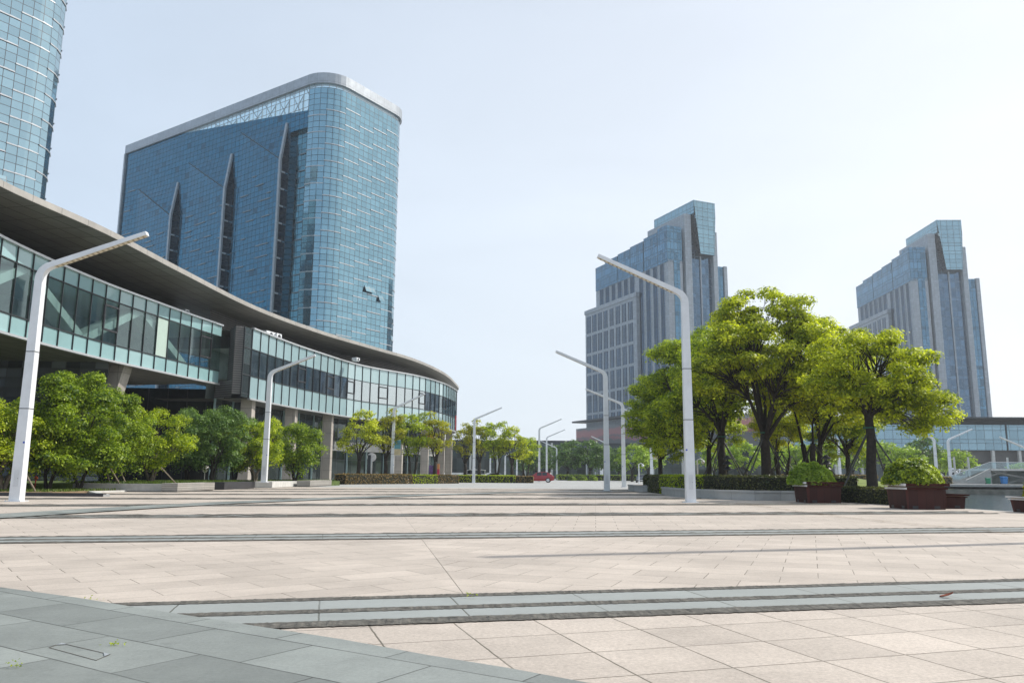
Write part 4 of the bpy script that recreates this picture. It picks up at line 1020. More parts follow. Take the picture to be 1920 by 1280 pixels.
# mound of grass behind the bed and its brown hedge
mb = MB(); n = 14; c0 = (62, 96)
rows = []
for i in range(n + 1):
    for j in range(9):
        x = 25 + 18 * i / n; y = 78 + 28 * j / 8
        rows.append((x, y, .04 + 1.3 * max(0, 1 - ((x - 34) / 8.9) ** 2) * max(0, 1 - ((y - 92) / 13.8) ** 2)))
for i in range(n):
    for j in range(8):
        a = i * 9 + j; mb.face([rows[a], rows[a + 9], rows[a + 10], rows[a + 1]])
mound = mb.build('grass_mound', solid('pale_turf', (0.16, 0.20, 0.04), .95, 0, .25, .8, .3), smooth=True); tag(mound, kind='structure')  # mound grass is a paler green than the flat lawn turf
hedge('long low brownish hedge beyond the grass mound', [(36, 107), (50, 111)], 1.4, 2.2, 'leaf_red', 0, 31, 30, .12)
hedge('low brownish hedge beside the lake steps', [(54.0, 108.5), (59.6, 110)], 1.2, 2.2, 'leaf_red', 0, 32, 30, .12)
hedge('dark clipped hedge far across the road beneath the distant trees', [(10, 176), (34, 176)], 1.2, 2.0, 'leaf_deep', 0, 33, 16, .16)
for i, (px, lb) in enumerate(((1072, 'small clipped ball shrub across the road, leftmost of three'), (1093, 'small clipped ball shrub across the road, middle of three'), (1112, 'small clipped ball shrub across the road, rightmost of three'))):
    make_bush('ball_shrub', (gx(px, 168), 168, 0), 1.0, 1.0, 1.0, 90 + i, 'leaf_deep', lb, 700, .16, 'ball shrubs across the road')

# ------------------------------------------------------------------ cars
def make_car(name, loc, rz, L, W, secs, paint, label, cat='car', wheel=.33, wb=.62):
    """secs: (x, z_sill, z_belt, z_roof, half width, half roof width) from nose to tail"""
    root = empty(name, loc, rz, label, cat, 'vehicles parked across the plaza')
    mb = MB()
    def ringpts(sx):
        x, zs, zb, zr, hw, hr = sx
        return [(x, -hw * .92, zs), (x, -hw, (zs + zb) / 2), (x, -hw * .97, zb), (x, -hr, zr), (x, hr, zr), (x, hw * .97, zb), (x, hw, (zs + zb) / 2), (x, hw * .92, zs)]
    Rg = [ringpts(q) for q in secs]
    for a, b in zip(Rg, Rg[1:]):
        for k in range(8): mb.face([a[k], b[k], b[(k + 1) % 8], a[(k + 1) % 8]])
    mb.face(Rg[0]); mb.face(Rg[-1][::-1]); mb.build('body', paint, root)
    # side glass, windscreen and rear window lie just proud of the body
    up = [q for q in secs if q[3] - q[2] > .25]
    for sgn in (-1, 1):
        for a, b in zip(up, up[1:]):
            wm = MB(); pts = []
            for (q, kz) in ((a, .12), (b, .12), (b, .86), (a, .86)):
                y = (q[4] * .97 + (q[5] - q[4] * .97) * kz) + .012; z = q[2] + (q[3] - q[2]) * kz
                x = q[0] + (.05 if q is a else -.05); pts.append((x, sgn * y, z))
            wm.face(pts if sgn < 0 else pts[::-1]); wm.build('side_window', MT['car_glass'], root)
    i0 = secs.index(up[0]); i1 = secs.index(up[-1])
    for (a, b, nm) in ((secs[i0 - 1], up[0], 'windscreen'), (secs[min(i1 + 1, len(secs) - 1)], up[-1], 'rear_window')):
        wm = MB(); off = -.015 if nm == 'windscreen' else .015
        ex = 0.0
        if a is b: continue
        P = [(a[0] + (b[0] - a[0]) * .15 + off, -a[4] * .85, a[3] + (b[3] - a[3]) * .15 + .012), (a[0] + (b[0] - a[0]) * .15 + off, a[4] * .85, a[3] + (b[3] - a[3]) * .15 + .012),
             (a[0] + (b[0] - a[0]) * .9 + off, b[5] * .95, a[3] + (b[3] - a[3]) * .9 + .012), (a[0] + (b[0] - a[0]) * .9 + off, -b[5] * .95, a[3] + (b[3] - a[3]) * .9 + .012)]
        wm.face(P); wm.build(nm, MT['car_glass'], root)
    for sx in (-1, 1):
        for sy in (-1, 1):
            c = (sx * L * wb / 2, sy * (W / 2 - .10), wheel)
            w = MB(); w.tube([(c[0], c[1] - .11, c[2]), (c[0], c[1] + .11, c[2])], wheel, 18); wo_ = w.build('wheel', MT['rubber'], root)
            w = MB(); w.tube([(c[0], c[1] + sy * .10, c[2]), (c[0], c[1] + sy * .125, c[2])], wheel * .66, 14); w.build('rim', MT['chrome'], wo_)
    f, r = secs[0], secs[-1]
    for sy in (-1, 1):
        w = MB(); w.box(f[0] - .015, f[0] + .10, sy * f[4] * .86 - .14, sy * f[4] * .86 + .14, f[2] - .20, f[2] - .06); w.build('headlight', MT['chrome'], root)
        w = MB(); w.box(r[0] - .10, r[0] + .015, sy * r[4] * .84 - .12, sy * r[4] * .84 + .12, r[2] - .20, r[2] - .02); w.build('tail_light', MT['red'], root)
    w = MB(); w.box(f[0] - .02, f[0] + .06, -.30, .30, .36, .47); w.build('number_plate', MT['white_and_rim_sheen'], root)
    return root
red = solid('car_paint_red', (.30, .012, .022), .3, .15, .04, coat=.8)
make_car('parked_car', (4.2, 122, 0), R(172) + math.pi * 0, 4.7, 1.85,
    [(-2.35, .32, .72, .74, .72, .70), (-2.1, .24, .78, .82, .88, .76), (-1.05, .22, .93, .96, .92, .78), (-.25, .22, .96, 1.50, .925, .66), (.55, .22, .98, 1.62, .925, .68), (1.35, .24, 1.0, 1.55, .92, .66), (2.05, .28, 1.02, 1.10, .88, .74), (2.33, .36, .92, .94, .80, .72)][::1], red, 'dark red car parked beyond the clipped hedge, its rear half showing', wheel=.36).rotation_euler = (0, 0, R(-6))
make_car('parked_car', (gx(923, 128), 128, 0), R(-4), 4.6, 1.8,
    [(-2.3, .3, .66, .68, .72, .70), (-2.05, .22, .74, .78, .87, .74), (-.95, .2, .88, .91, .90, .76), (-.25, .2, .90, 1.36, .90, .62), (.6, .2, .92, 1.44, .90, .62), (1.25, .22, .94, 1.36, .89, .60), (1.85, .26, .95, 1.0, .86, .74), (2.28, .34, .88, .92, .78, .72)],
    solid('car_paint_grey', (.22, .24, .26), .3, .4, .04, coat=.7), 'grey saloon car parked behind the hedge beside the white van')
make_car('parked_van', (gx(885, 131), 131, 0), R(-4), 4.6, 1.75,
    [(-2.3, .3, .80, .86, .72, .70), (-2.1, .22, .95, 1.05, .84, .74), (-1.55, .2, 1.08, 1.16, .87, .78), (-.75, .2, 1.12, 1.88, .88, .74), (.4, .2, 1.14, 1.96, .88, .76), (1.5, .2, 1.14, 1.95, .88, .76), (2.2, .22, 1.12, 1.84, .87, .74), (2.3, .3, 1.0, 1.12, .86, .80)],
    solid('van_paint_white', (.72, .73, .72), .35, 0, .03, coat=.5), 'white minivan parked behind the hedge', 'van')
make_car('parked_car', (gx(1203, 132), 132, 0), R(80), 4.4, 1.8,
    [(-2.2, .3, .66, .68, .72, .70), (-2.0, .22, .74, .78, .87, .74), (-.95, .2, .88, .91, .90, .76), (-.25, .2, .90, 1.36, .90, .62), (.6, .2, .92, 1.44, .90, .62), (1.25, .22, .94, 1.36, .89, .60), (1.85, .26, .95, 1.0, .86, .74), (2.2, .34, .88, .92, .78, .72)],
    solid('car_paint_dark', (.05, .07, .09), .3, .3, .04, coat=.7), 'dark car seen end on at the left end of the round bed')
# a person in white walking far behind the red car
def make_person(loc, rz, shirt, label):
    root = empty('person', loc, rz, label, 'person')
    def sk(verts, edges, rad, name, mat, parent):
        me = bpy.data.meshes.new(name); me.from_pydata(verts, edges, []); me.materials.append(mat)
        o = bpy.data.objects.new(name, me); COL.objects.link(o); o.parent = parent
        md = o.modifiers.new('skin', 'SKIN')
        for i, r in enumerate(rad): me.skin_vertices[0].data[i].radius = (r, r)
        me.skin_vertices[0].data[0].use_root = True
        o.modifiers.new('sub', 'SUBSURF').levels = 1
        return o
    skin = solid('skin', (.45, .28, .20), .5)
    sk([(0, 0, .92), (0, 0, 1.2), (0, 0, 1.42), (0, 0, 1.53), (0, -.02, 1.64), (0, 0, 1.74), (-.1, 0, .86), (-.11, -.08, .48), (-.11, .05, .06), (-.11, -.12, .03), (.1, 0, .86), (.11, .12, .48), (.11, .22, .10), (.11, .1, .05),
        (-.2, 0, 1.40), (-.26, .03, 1.12), (-.25, -.1, .88), (.2, 0, 1.40), (.26, -.03, 1.12), (.25, -.16, .90)],
       [(0, 1), (1, 2), (2, 3), (3, 4), (4, 5), (0, 6), (6, 7), (7, 8), (8, 9), (0, 10), (10, 11), (11, 12), (12, 13), (2, 14), (14, 15), (15, 16), (2, 17), (17, 18), (18, 19)],
       [.14, .13, .12, .06, .10, .09, .10, .065, .045, .04, .10, .065, .045, .04, .065, .045, .035, .065, .045, .035], 'body', skin, root)
    mb = MB(); mb.tube([(0, 0, .88), (0, 0, 1.1), (0, 0, 1.36), (0, 0, 1.47)], [.18, .17, .20, .09], 12); mb.tube([(-.17, 0, 1.42), (-.25, .02, 1.2)], [.085, .075], 8); mb.tube([(.17, 0, 1.42), (.25, -.02, 1.2)], [.085, .075], 8)
    mb.build('shirt', shirt, root, smooth=True)
    mb = MB(); mb.tube([(-.09, 0, .93), (-.11, -.08, .5), (-.11, .04, .1)], [.125, .09, .07], 8); mb.tube([(.09, 0, .93), (.11, .12, .5), (.11, .2, .14)], [.125, .09, .07], 8); mb.build('trousers', solid('dark_cloth', (.03, .035, .05), .8), root, smooth=True)
    mb = MB(); mb.disc_lathe([(.10, 1.64), (.112, 1.70), (.09, 1.78), (.02, 1.81)], 10); mb.build('hair', MT['black'], root, smooth=True)
    return root
make_person((gx(1032, 150), 150, 0), 1.0, solid('white_shirt', (.72, .74, .78), .8), 'person in a white shirt and dark trousers standing far behind the red car')
# white scooter by the lake steps
def make_scooter(loc, rz, label):
    root = empty('motor_scooter', loc, rz, label, 'scooter')
    mb = MB(); mb.tube([(-.75, 0, .55), (-.45, 0, .62), (0, 0, .45), (.2, 0, .35), (.45, 0, .4), (.55, 0, .8), (.5, 0, 1.0)], [.10, .20, .20, .10, .10, .14, .06], 8); mb.build('body', MT['white_metal'], root, smooth=True)
    mb = MB(); mb.tube([(-.6, 0, .78), (-.3, 0, .82), (.0, 0, .76)], [.10, .14, .08], 8); mb.build('seat', MT['black'], root, smooth=True)
    mb = MB(); mb.tube([(.46, -.32, 1.02), (.5, 0, 1.0), (.46, .32, 1.02)], .02, 6); mb.build('handlebar', MT['black'], root)
    for x in (-.55, .68):
        mb = MB(); mb.tube([(x, -.05, .24), (x, .05, .24)], .24, 14); mb.build('wheel', MT['rubber'], root)
    mb = MB(); mb.box(-.98, -.62, -.2, .2, .78, 1.1); mb.build('top_box', MT['white_metal'], root)
a = AT(1795, 896, 114.5); make_scooter((a.x, 114.5, 1.44), R(15), 'white motor scooter parked at the top of the lake steps')
# wall behind the cars
mb = MB(); mb.box(-40, -3, 0, .3, 0, 1.5); tag(mb.build('white_wall', MT['white_metal'], None, (0, 168, 0)), 'long low white wall behind the parked cars', 'wall')

# ------------------------------------------------------------------ tall glass towers on the left
def fillet(poly, rads, step=1.5):
    """poly ccw; returns points and, for each, which corner/edge it belongs to"""
    out = []; n = len(poly)
    for i in range(n):
        p0, p1, p2 = Vector(poly[i - 1]), Vector(poly[i]), Vector(poly[(i + 1) % n]); r = rads[i]
        a = (p0 - p1).normalized(); b = (p2 - p1).normalized()
        if r < .1: out.append((p1.x, p1.y)); continue
        ang = math.acos(max(-1, min(1, a.dot(b)))); t = r / math.tan(ang / 2)
        c = p1 + (a + b).normalized() * (r / math.sin(ang / 2))
        s, e = p1 + a * t, p1 + b * t
        v0, v1 = s - c, e - c; tot = v0.angle_signed(v1)
        k = max(3, int(abs(tot) * r / step))
        for j in range(k + 1):
            th = -tot * j / k
            out.append((c.x + v0.x * math.cos(th) - v0.y * math.sin(th), c.y + v0.x * math.sin(th) + v0.y * math.cos(th)))
    return out
# local frame: x along the short sunny face (from the near corner), y along the long shaded face (to the left rear)
TW_O = Vector((-41.0, 163.6, 0)); TW_A = R(56.5) # direction of local x in the world
ex = Vector((math.cos(TW_A), math.sin(TW_A), 0)); ey = Vector((-math.sin(TW_A), math.cos(TW_A), 0))
TWL, TWW, TWH = 79.0, 27.0, 90.0
def to_side(px, py):     # pixel on the long face plane (local x = 0) -> (y, z)
    P = ON(px, py, TW_O, ex); q = P - TW_O; return q.dot(ey), P.z
def make_tower(loc, label):
    root = empty('glass_tower', loc, TW_A, label, 'tower', 'blue glass office towers')
    ZD = TWH - 2.4                                    # underside of the roof band
    foot = fillet([(0, 0), (TWW, 0), (TWW, TWL), (0, TWL)], [6.2, 5.5, 2.0, .0], 1.5)
    yA, zA = to_side(340, 258); yB, zB = to_side(577, 207)
    # long face: flat glass with a slanting top edge (open crown above), saw-tooth folds pushed out below
    folds = []; D = -1.35
    for (A, B, T) in (((260.6, 355), (318.4, 405), (334.7, 342.5)), ((355, 306), (420.6, 354), (435.6, 289)), ((453, 249), (525, 299), (539, 231.5))):
        a, t = to_side(*A), to_side(*T); b = ON(B[0], B[1], TW_O + ex * D, ex)
        folds.append((a, (t[0], b.z), t))
    sf = MB()
    def sface(pts, m=0): sf.face([(p[0], p[1], p[2]) for p in pts], m, [(-p[1], p[2]) for p in pts])
    ycur = TWL
    for (a, b, t) in folds:      # a: crease start, b: crease end on the pushed-out edge, t: tip of the slot
        ya, ye = a[0], b[0]
        if ycur > ya + .01: sface([(0, ycur, 0), (0, ya, 0), (0, ya, a[1]), (0, ycur, a[1])])
        sface([(0, ya, 0), (D, ye, 0), (D, ye, b[1]), (0, ya, a[1])])
        sface([(0, ya, a[1]), (D, ye, b[1]), (0, ye, t[1])])
        # flat part above the fold, up to the slanting top edge
        def top(y): return ZD if y >= yA else ZD + (zB - ZD) * (yA - y) / (yA - yB)
        if ycur > ya + .01: sface([(0, ycur, a[1]), (0, ya, a[1]), (0, ya, top(ya)), (0, ycur, top(ycur))] if not (ycur > yA > ya) else [(0, ycur, a[1]), (0, ya, a[1]), (0, ya, top(ya)), (0, yA, ZD), (0, ycur, ZD)])
        sface([(0, ya, a[1]), (0, ye, t[1]), (0, ye, top(ye)), (0, ya, top(ya))] if not (ya > yA > ye) else [(0, ya, a[1]), (0, ye, t[1]), (0, ye, top(ye)), (0, yA, ZD), (0, ya, ZD)])
        ycur = ye
    yb_ = ycur - 1.2; zb_ = zB - 4.0
    sface([(0, ycur, 0), (0, yb_, 0), (0, yb_, top(ycur)), (0, ycur, top(ycur))])
    sface([(0, yb_, zb_), (0, 6.2, zb_), (0, 6.2, zB), (0, yB, zB), (0, yb_, top(yb_))])
    by = MB()
    by.face([(1.1, yb_, 0), (1.1, 6.2, 0), (1.1, 6.2, zb_), (1.1, yb_, zb_)], 0, [(-yb_, 0), (-6.2, 0), (-6.2, zb_), (-yb_, zb_)])
    by.face([(0, yb_, 0), (1.1, yb_, 0), (1.1, yb_, zb_), (0, yb_, zb_)]); by.face([(1.1, 6.2, 0), (0, 6.2, 0), (0, 6.2, zb_), (1.1, 6.2, zb_)]); by.face([(0, yb_, zb_), (1.1, yb_, zb_), (1.1, 6.2, zb_), (0, 6.2, zb_)])
    by.build('recessed_bay', MT['tower_bay'], root)  # reflection in the recess is put into the bay's own tint
    rz_ = random.Random(4); bs = MB()
    for fl in range(1, 21):
        yy_ = 6.4
        while yy_ < yb_ - 1.5:
            if fl * 4 < zb_ - 2: bs.box(.85, 1.09, yy_, min(yb_ - .1, yy_ + 3.0), fl * 4.0, fl * 4.0 + .17)
            yy_ += rz_.choice((4.5, 6.0, 9.0))
    tag(bs.build('spandrel_strips', MT['dull_trim'], root), kind='stuff')
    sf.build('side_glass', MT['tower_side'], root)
    for (a, b, t) in folds:
        rb = MB(); ye = b[0]
        rb.face([(D, ye - .02, 0), (0, ye - .02, 0), (0, ye - .02, t[1]), (D, ye - .02, b[1])], 0)
        for z in np.arange(4, b[1] - 2, 4.0): rb.box(D * .95, -.06, ye - .22, ye - .025, z, z + .35, 1)
        rb.build('fold_return', [MT['tower_dark'], MT['trim']], root)  # dark glass colour stands in for the adjacent wall's reflection
        tr = MB(); tr.bar((D - .05, ye + .02, 0), (D - .05, ye + .02, b[1]), .62, .5); tr.bar((D - .05, ye + .02, b[1]), (-.05, ye, t[1]), .62, .5)
        tr.build('fold_trim', MT['alu'], root)
        cr = MB(); cr.bar((-.06, a[0], a[1]), (D - .06, b[0], b[1]), .34, .2); cr.build('fold_crease', MT['dark_metal'], root)
    # rounded corners, short face and the hidden sides
    fm = MB(); u = 0.0; sunny = []
    n = len(foot)
    for i in range(n):
        p, q = foot[i], foot[(i + 1) % n]
        if p[0] < .05 and q[0] < .05: continue
        hid = (p[1] > TWL - 2.1 or p[0] > TWW - .01 and q[0] > TWW - .01)
        zt = zB if hid else ZD - 0.9
        u = fm.wall(p, q, 0, zt, 0, u)
        if not hid: sunny.append((p, q))
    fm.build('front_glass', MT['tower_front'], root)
    cm = MB(); u = 0
    for (p, q) in sunny: u = cm.wall(p, q, ZD - 0.9, ZD, 0, u)
    for (pts) in ([(0, yB, zB), (0, 6.2, zB), (0, 6.2, ZD), (0, yB, ZD)], [(0, yA, ZD), (0, yB, zB), (0, yB, ZD)]): cm.face(pts, 0)
    cm.build('crown_glass', MT['clear'], root)
    gm = MB()                                          # crown frame: mullions, rails and the trusses behind
    y = 6.2
    while y < yA:
        zt = zB if y < yB else zB + (ZD - zB) * (y - yB) / (yA - yB)
        if ZD - zt > .3:
            gm.box(-.05, .05, y - .05, y + .05, zt, ZD)
            if int(y / 1.6) % 3 == 0 and ZD - zt > 1.2:
                tm_ = MB(); tm_.bar((2.6, y, zt - 1.5), (2.6, y, ZD), .28); tm_.bar((2.6, y, zt), (.5, y + 1.6, ZD), .16); tm_.bar((2.6, y, ZD), (2.6, y + 4.6, zt), .16); tm_.build('crown_truss', MT['dull_trim'], root)
        y += 1.6
    gm.bar((0, 6.2, ZD - .06), (0, yA, ZD - .06), .09)
    for kz in (1.7, 3.4, 5.1, 6.8):
        z = ZD - kz
        if z < zB + .2: continue
        yy = yA - (yA - yB) * (ZD - z) / (ZD - zB)
        gm.bar((0, 6.2, z), (0, yy, z), .09)
    for (p, q) in sunny: gm.bar((p[0], p[1], ZD - .9), (p[0], p[1], ZD), .09)
    gm.build('crown_frame', MT['dull_trim'], root)
    rm = MB(); rm.face([(p[0], p[1], zB - .3) for p in fillet([(.3, .3), (TWW - .3, .3), (TWW - .3, TWL - .3), (.3, TWL - .3)], [6, 5.3, 2, 0], 2)])
    rm.build('roof_deck', MT['concrete'], root)
    pm = MB(); o = [(p[0], p[1]) for p in fillet([(-.45, -.45), (TWW + .45, -.45), (TWW + .45, TWL + .45), (-.45, TWL + .45)], [6.6, 5.9, 2.4, .5], 1.2)]
    inn = fillet([(1.2, 1.2), (TWW - 1.2, 1.2), (TWW - 1.2, TWL - 1.2), (1.2, TWL - 1.2)], [5, 4.3, 1, .5], 1.2)
    u = 0
    for i in range(len(o)):
        p, q = o[i], o[(i + 1) % len(o)]; u = pm.wall(p, q, ZD, TWH, 0, u)
    for i in range(len(inn)):
        p, q = inn[i], inn[(i + 1) % len(inn)]; pm.wall(p, q, ZD, TWH - .3, 0)
    # flat underside of the band
    m_ = min(len(o), len(inn))
    for z in (ZD, TWH - .3):
        for i in range(len(o)):
            j = int(i * len(inn) / len(o)); j2 = int((i + 1) * len(inn) / len(o)) % len(inn)
            p, q = o[i], o[(i + 1) % len(o)]; a, b = inn[j], inn[j2]
            pm.face([(p[0], p[1], z), (q[0], q[1], z), (b[0], b[1], z), (a[0], a[1], z)] if j != j2 else [(p[0], p[1], z), (q[0], q[1], z), (a[0], a[1], z)])
    pm.build('roof_band', MT['alu'], root)
    em = MB(); em.box(-.5, .5, TWL - .3, TWL + .3, 0, ZD); em.build('corner_trim', MT['alu'], root)
    # staggered bright spandrel strips, floor by floor
    seg = []; cum = 0.0
    for (p, q) in sunny:
        l = math.hypot(q[0] - p[0], q[1] - p[1]); seg.append((cum, cum + l, p, q)); cum += l
    def at(s):
        for (a, b, p, q) in seg:
            if a <= s <= b + 1e-6:
                t = (s - a) / (b - a); d = Vector((q[0] - p[0], q[1] - p[1])).normalized()
                return (p[0] + (q[0] - p[0]) * t, p[1] + (q[1] - p[1]) * t), (d.y, -d.x)
    sm = MB(); bay = 4.5
    nb = int(cum / bay)
    for bidx in range(nb + 1):
        for fl in range(1, 21):
            z = fl * 4.0 + (bidx % 3) * 1.3
            if z > ZD - 4: continue
            s0_, s1_ = bidx * bay, min(cum - .05, (bidx + 1) * bay)
            k = max(1, int((s1_ - s0_) / 1.5)); prev = None
            for j in range(k + 1):
                pt, nn = at(s0_ + (s1_ - s0_) * j / k)
                cur = ((pt[0] + nn[0] * .12, pt[1] + nn[1] * .12), (pt[0] + nn[0] * .01, pt[1] + nn[1] * .01))
                if prev:
                    sm.face([(prev[0][0], prev[0][1], z), (cur[0][0], cur[0][1], z), (cur[0][0], cur[0][1], z + .16), (prev[0][0], prev[0][1], z + .22)])
                    sm.face([(prev[0][0], prev[0][1], z + .16), (cur[0][0], cur[0][1], z + .16), (cur[1][0], cur[1][1], z + .16), (prev[1][0], prev[1][1], z + .16)])
                    sm.face([(prev[0][0], prev[0][1], z), (prev[1][0], prev[1][1], z), (cur[1][0], cur[1][1], z), (cur[0][0], cur[0][1], z)])
                prev = cur
    tag(sm.build('spandrel_strips', MT['pale_trim'], root), kind='stuff')
    s2 = MB(); rr = random.Random(9)
    for fl in range(1, 21):
        y = 7.0
        while y < TWL - 3:
            l = rr.choice((1.5, 3.0, 3.0, 4.5)); z = fl * 4.0 + rr.choice((0, 1.2, 2.6))
            infold = any(f[0][0] + .5 > y > f[1][0] - .8 or f[0][0] + .5 > y + l > f[1][0] - .8 for f in folds)
            lim = min([f[0][1] for f in folds if f[0][0] + .5 > y > f[1][0] - .8] + [200])
            dead = False
            if y < folds[2][1][0] + 1: y += 3; continue
            if (not infold or z > lim + 8) and z < zB - 1.0 or (z < zB - 1 and dead and rr.random() < .8):
                if not (infold and z < lim + 22): s2.box(-.16, -.01, y, y + l, z, z + .22)
            elif infold and z < lim - 12:
                f = [f for f in folds if f[0][0] + .5 > y > f[1][0] - .8]
                if f:
                    f = f[0]; fr = lambda yy: D * (f[0][0] - yy) / (f[0][0] - f[1][0])
                    if y > f[1][0] and y + l < f[0][0]: s2.bar((fr(y) - .1, y, z), (fr(y + l) - .1, y + l, z), .16, .22)
            y += l + rr.choice((1.5, 3.0, 4.5))
    tag(s2.build('spandrel_strips', MT['dull_trim'], root), kind='stuff')  # long face's lack of sun is put into a duller strip colour
    # a few vents standing open
    for (s_, z, wdt) in ((17, 42, 3.0), (21.5, 40.6, 1.5), (12.5, 22.0, 1.5)):
        pt, nn = at(s_); pt2, _ = at(s_ + wdt)
        wm = MB(); wm.hexa([(pt[0], pt[1], z + 1.2), (pt2[0], pt2[1], z + 1.2), (pt2[0] + nn[0] * .08, pt2[1] + nn[1] * .08, z + 1.25), (pt[0] + nn[0] * .08, pt[1] + nn[1] * .08, z + 1.25)][::-1],
            [(pt[0] + nn[0] * .6, pt[1] + nn[1] * .6, z - .2), (pt2[0] + nn[0] * .6, pt2[1] + nn[1] * .6, z - .2), (pt2[0] + nn[0] * .68, pt2[1] + nn[1] * .68, z - .15), (pt[0] + nn[0] * .68, pt[1] + nn[1] * .68, z - .15)][::-1])
        wm.build('open_window', MT['tower_front'], root)
    return root
t2 = make_tower((TW_O.x, TW_O.y, 0), 'tall blue glass tower with a rounded corner and slanting folds behind the curved building')
# the nearer twin at the left edge shows only its sunny short face
b1 = AT(132, 190, 112.0)
far_corner = ex * TWW
t1 = dup(t2, (b1.x - far_corner.x, 112.0 - far_corner.y, 0), TW_A, None, 'pale glass tower cut off by the top left corner of the photo')

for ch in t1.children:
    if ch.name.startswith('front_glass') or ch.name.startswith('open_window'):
        ch.material_slots[0].link = 'OBJECT'; ch.material_slots[0].material = MT['tower_pale']  # near twin: paler sky reflection is put into the glass tint
# ------------------------------------------------------------------ curved building with the sweeping roof
ZT = 15.2
ZB1, ZB2 = 9.6, 8.35
bld = empty('curved_building', (-26, 76, 0), 0, 'long curved glass building with a sweeping dark roof edge, left of the plaza', 'building')
BO = Vector((-26, 76, 0))
def loc3(p): return (p[0] - BO.x, p[1] - BO.y)
v1 = [G(x, y, ZT) for (x, y) in ((-330, 190), (-150, 350), (0, 446), (180, 526.5), (300, 571), (364, 594), (432, 617))]
v1 = smooth_path([loc3(p) for p in v1], 8)
v2 = [G(x, y, ZT) for (x, y) in ((473.7, 617), (530, 639), (585.6, 658.4), (677, 686), (779.7, 705), (828, 718.5), (848, 728))]
v2 = smooth_path([loc3(p) for p in v2], 8)
e = v2[-1]
tail = smooth_path([e, (e[0] + .2, e[1] + 7), (e[0] - 3.0, e[1] + 14), (e[0] - 10, e[1] + 18), (e[0] - 24, e[1] + 20)], 6)[1:]
def resample(path, step):
    out = [path[0]]; acc = 0.0; last = Vector(path[0])
    for p in path[1:]:
        p = Vector(p); d = (p - last).length
        while acc + d >= step:
            t = (step - acc) / d; last = last.lerp(p, t); out.append((last.x, last.y)); d = (p - last).length; acc = 0.0
        acc += d; last = p
    return out
def inset(path, w):
    out = []
    for i, p in enumerate(path):
        a, b = path[max(i - 1, 0)], path[min(i + 1, len(path) - 1)]
        d = Vector((b[0] - a[0], b[1] - a[1])).normalized(); out.append((p[0] - d.y * w, p[1] + d.x * w))
    return out
def ribbon(path, w0, w1, z, name, mat, flipuv=False):
    A, B = inset(path, w0), inset(path, w1); mb = MB(); u = 0
    for i in range(len(path) - 1):
        l = math.hypot(path[i + 1][0] - path[i][0], path[i + 1][1] - path[i][1])
        mb.face([(A[i][0], A[i][1], z), (A[i + 1][0], A[i + 1][1], z), (B[i + 1][0], B[i + 1][1], z), (B[i][0], B[i][1], z)], 0, [(u, w0), (u + l, w0), (u + l, w1), (u, w1)]); u += l
    return mb.build(name, mat, bld)
def glazing(path, zrows, teal, pane, vents, glassmat, rnd):
    P = resample(path, pane); zb, za, zc, zt = zrows
    up, lo, mu, fr = MB(), MB(), MB(), MB()
    back = inset(P, .06)
    for i in range(len(P) - 1):
        p, q = P[i], P[i + 1]
        j = .012
        d0 = [rnd.uniform(-j, j) for _ in range(4)]
        def nudge(pt, k): return (pt[0] + d0[k], pt[1] + d0[(k + 1) % 4])
        p_, q_ = nudge(p, 0), nudge(q, 2)
        up.face([(p_[0], p_[1], zc), (q_[0], q_[1], zc), (q[0], q[1], zt), (p[0], p[1], zt)])
        lo.face([(p[0], p[1], zb), (q[0], q[1], zb), (q_[0], q_[1], za), (p_[0], p_[1], za)])
        w = MB()
        w.face([(p_[0], p_[1], za), (q_[0], q_[1], za), (q[0], q[1], zc), (p[0], p[1], zc)])
        special = i in vents
        w.build('window', MT['interior_light_glass'] if vents.get(i) == 'blind' else (glassmat if not callable(glassmat) else glassmat(i)), bld)
        dd = Vector((q[0] - p[0], q[1] - p[1])).normalized(); nx, ny = dd.y, -dd.x
        if vents.get(i) == 'vent':        # sash frame round a vent
            fr = MB(); zv0, zv1 = za + (zc - za) * .30, za + (zc - za) * .86
            for (a, b) in (((p[0], p[1], zv0), (q[0], q[1], zv0)), ((p[0], p[1], zv1), (q[0], q[1], zv1)), ((p[0], p[1], zv0), (p[0], p[1], zv1)), ((q[0], q[1], zv0), (q[0], q[1], zv1))):
                A = Vector(a) + Vector((nx, ny, 0)) * .05; B = Vector(b) + Vector((nx, ny, 0)) * .05
                fr.bar(A, B, .13, .13)
            fr.build('sash_frame', MT['black'], bld)
        mu.bar((p[0] + nx * .05, p[1] + ny * .05, zb), (p[0] + nx * .05, p[1] + ny * .05, zt), .05, .09, 0, (nx, ny, 0))
        for z in (za, zc):
            mu.bar((p[0] + nx * .03, p[1] + ny * .03, z), (q[0] + nx * .03, q[1] + ny * .03, z), .09, .08)
    up.build('upper_spandrel', teal, bld); lo.build('lower_spandrel', teal, bld); mu.build('mullions', MT['dark_metal'], bld)
    for z, h_, o_ in ((zt, .16, .10), (zb - .16, .16, .08)):
        ed = MB()
        for i in range(len(P) - 1):
            p, q = P[i], P[i + 1]; dd = Vector((q[0] - p[0], q[1] - p[1])).normalized()
            ed.bar((p[0] + dd.y * .05, p[1] - dd.x * .05, z + h_ / 2), (q[0] + dd.y * .05, q[1] - dd.x * .05, z + h_ / 2), .30, h_)
        ed.build('edge_trim', MT['trim'], bld)
    return P
MT['lobby_dim'] = curtain('lobby_dim', (.03, .04, .042), 1.9, 3.2, (0.0,), .1, (.02, .022, .025), metal=.5, rough=.12, vary=.6)
MT['interior_light_glass'] = solid('drawn_blind', (.45, .56, .50), .3, 0, .05)
rr = random.Random(17)
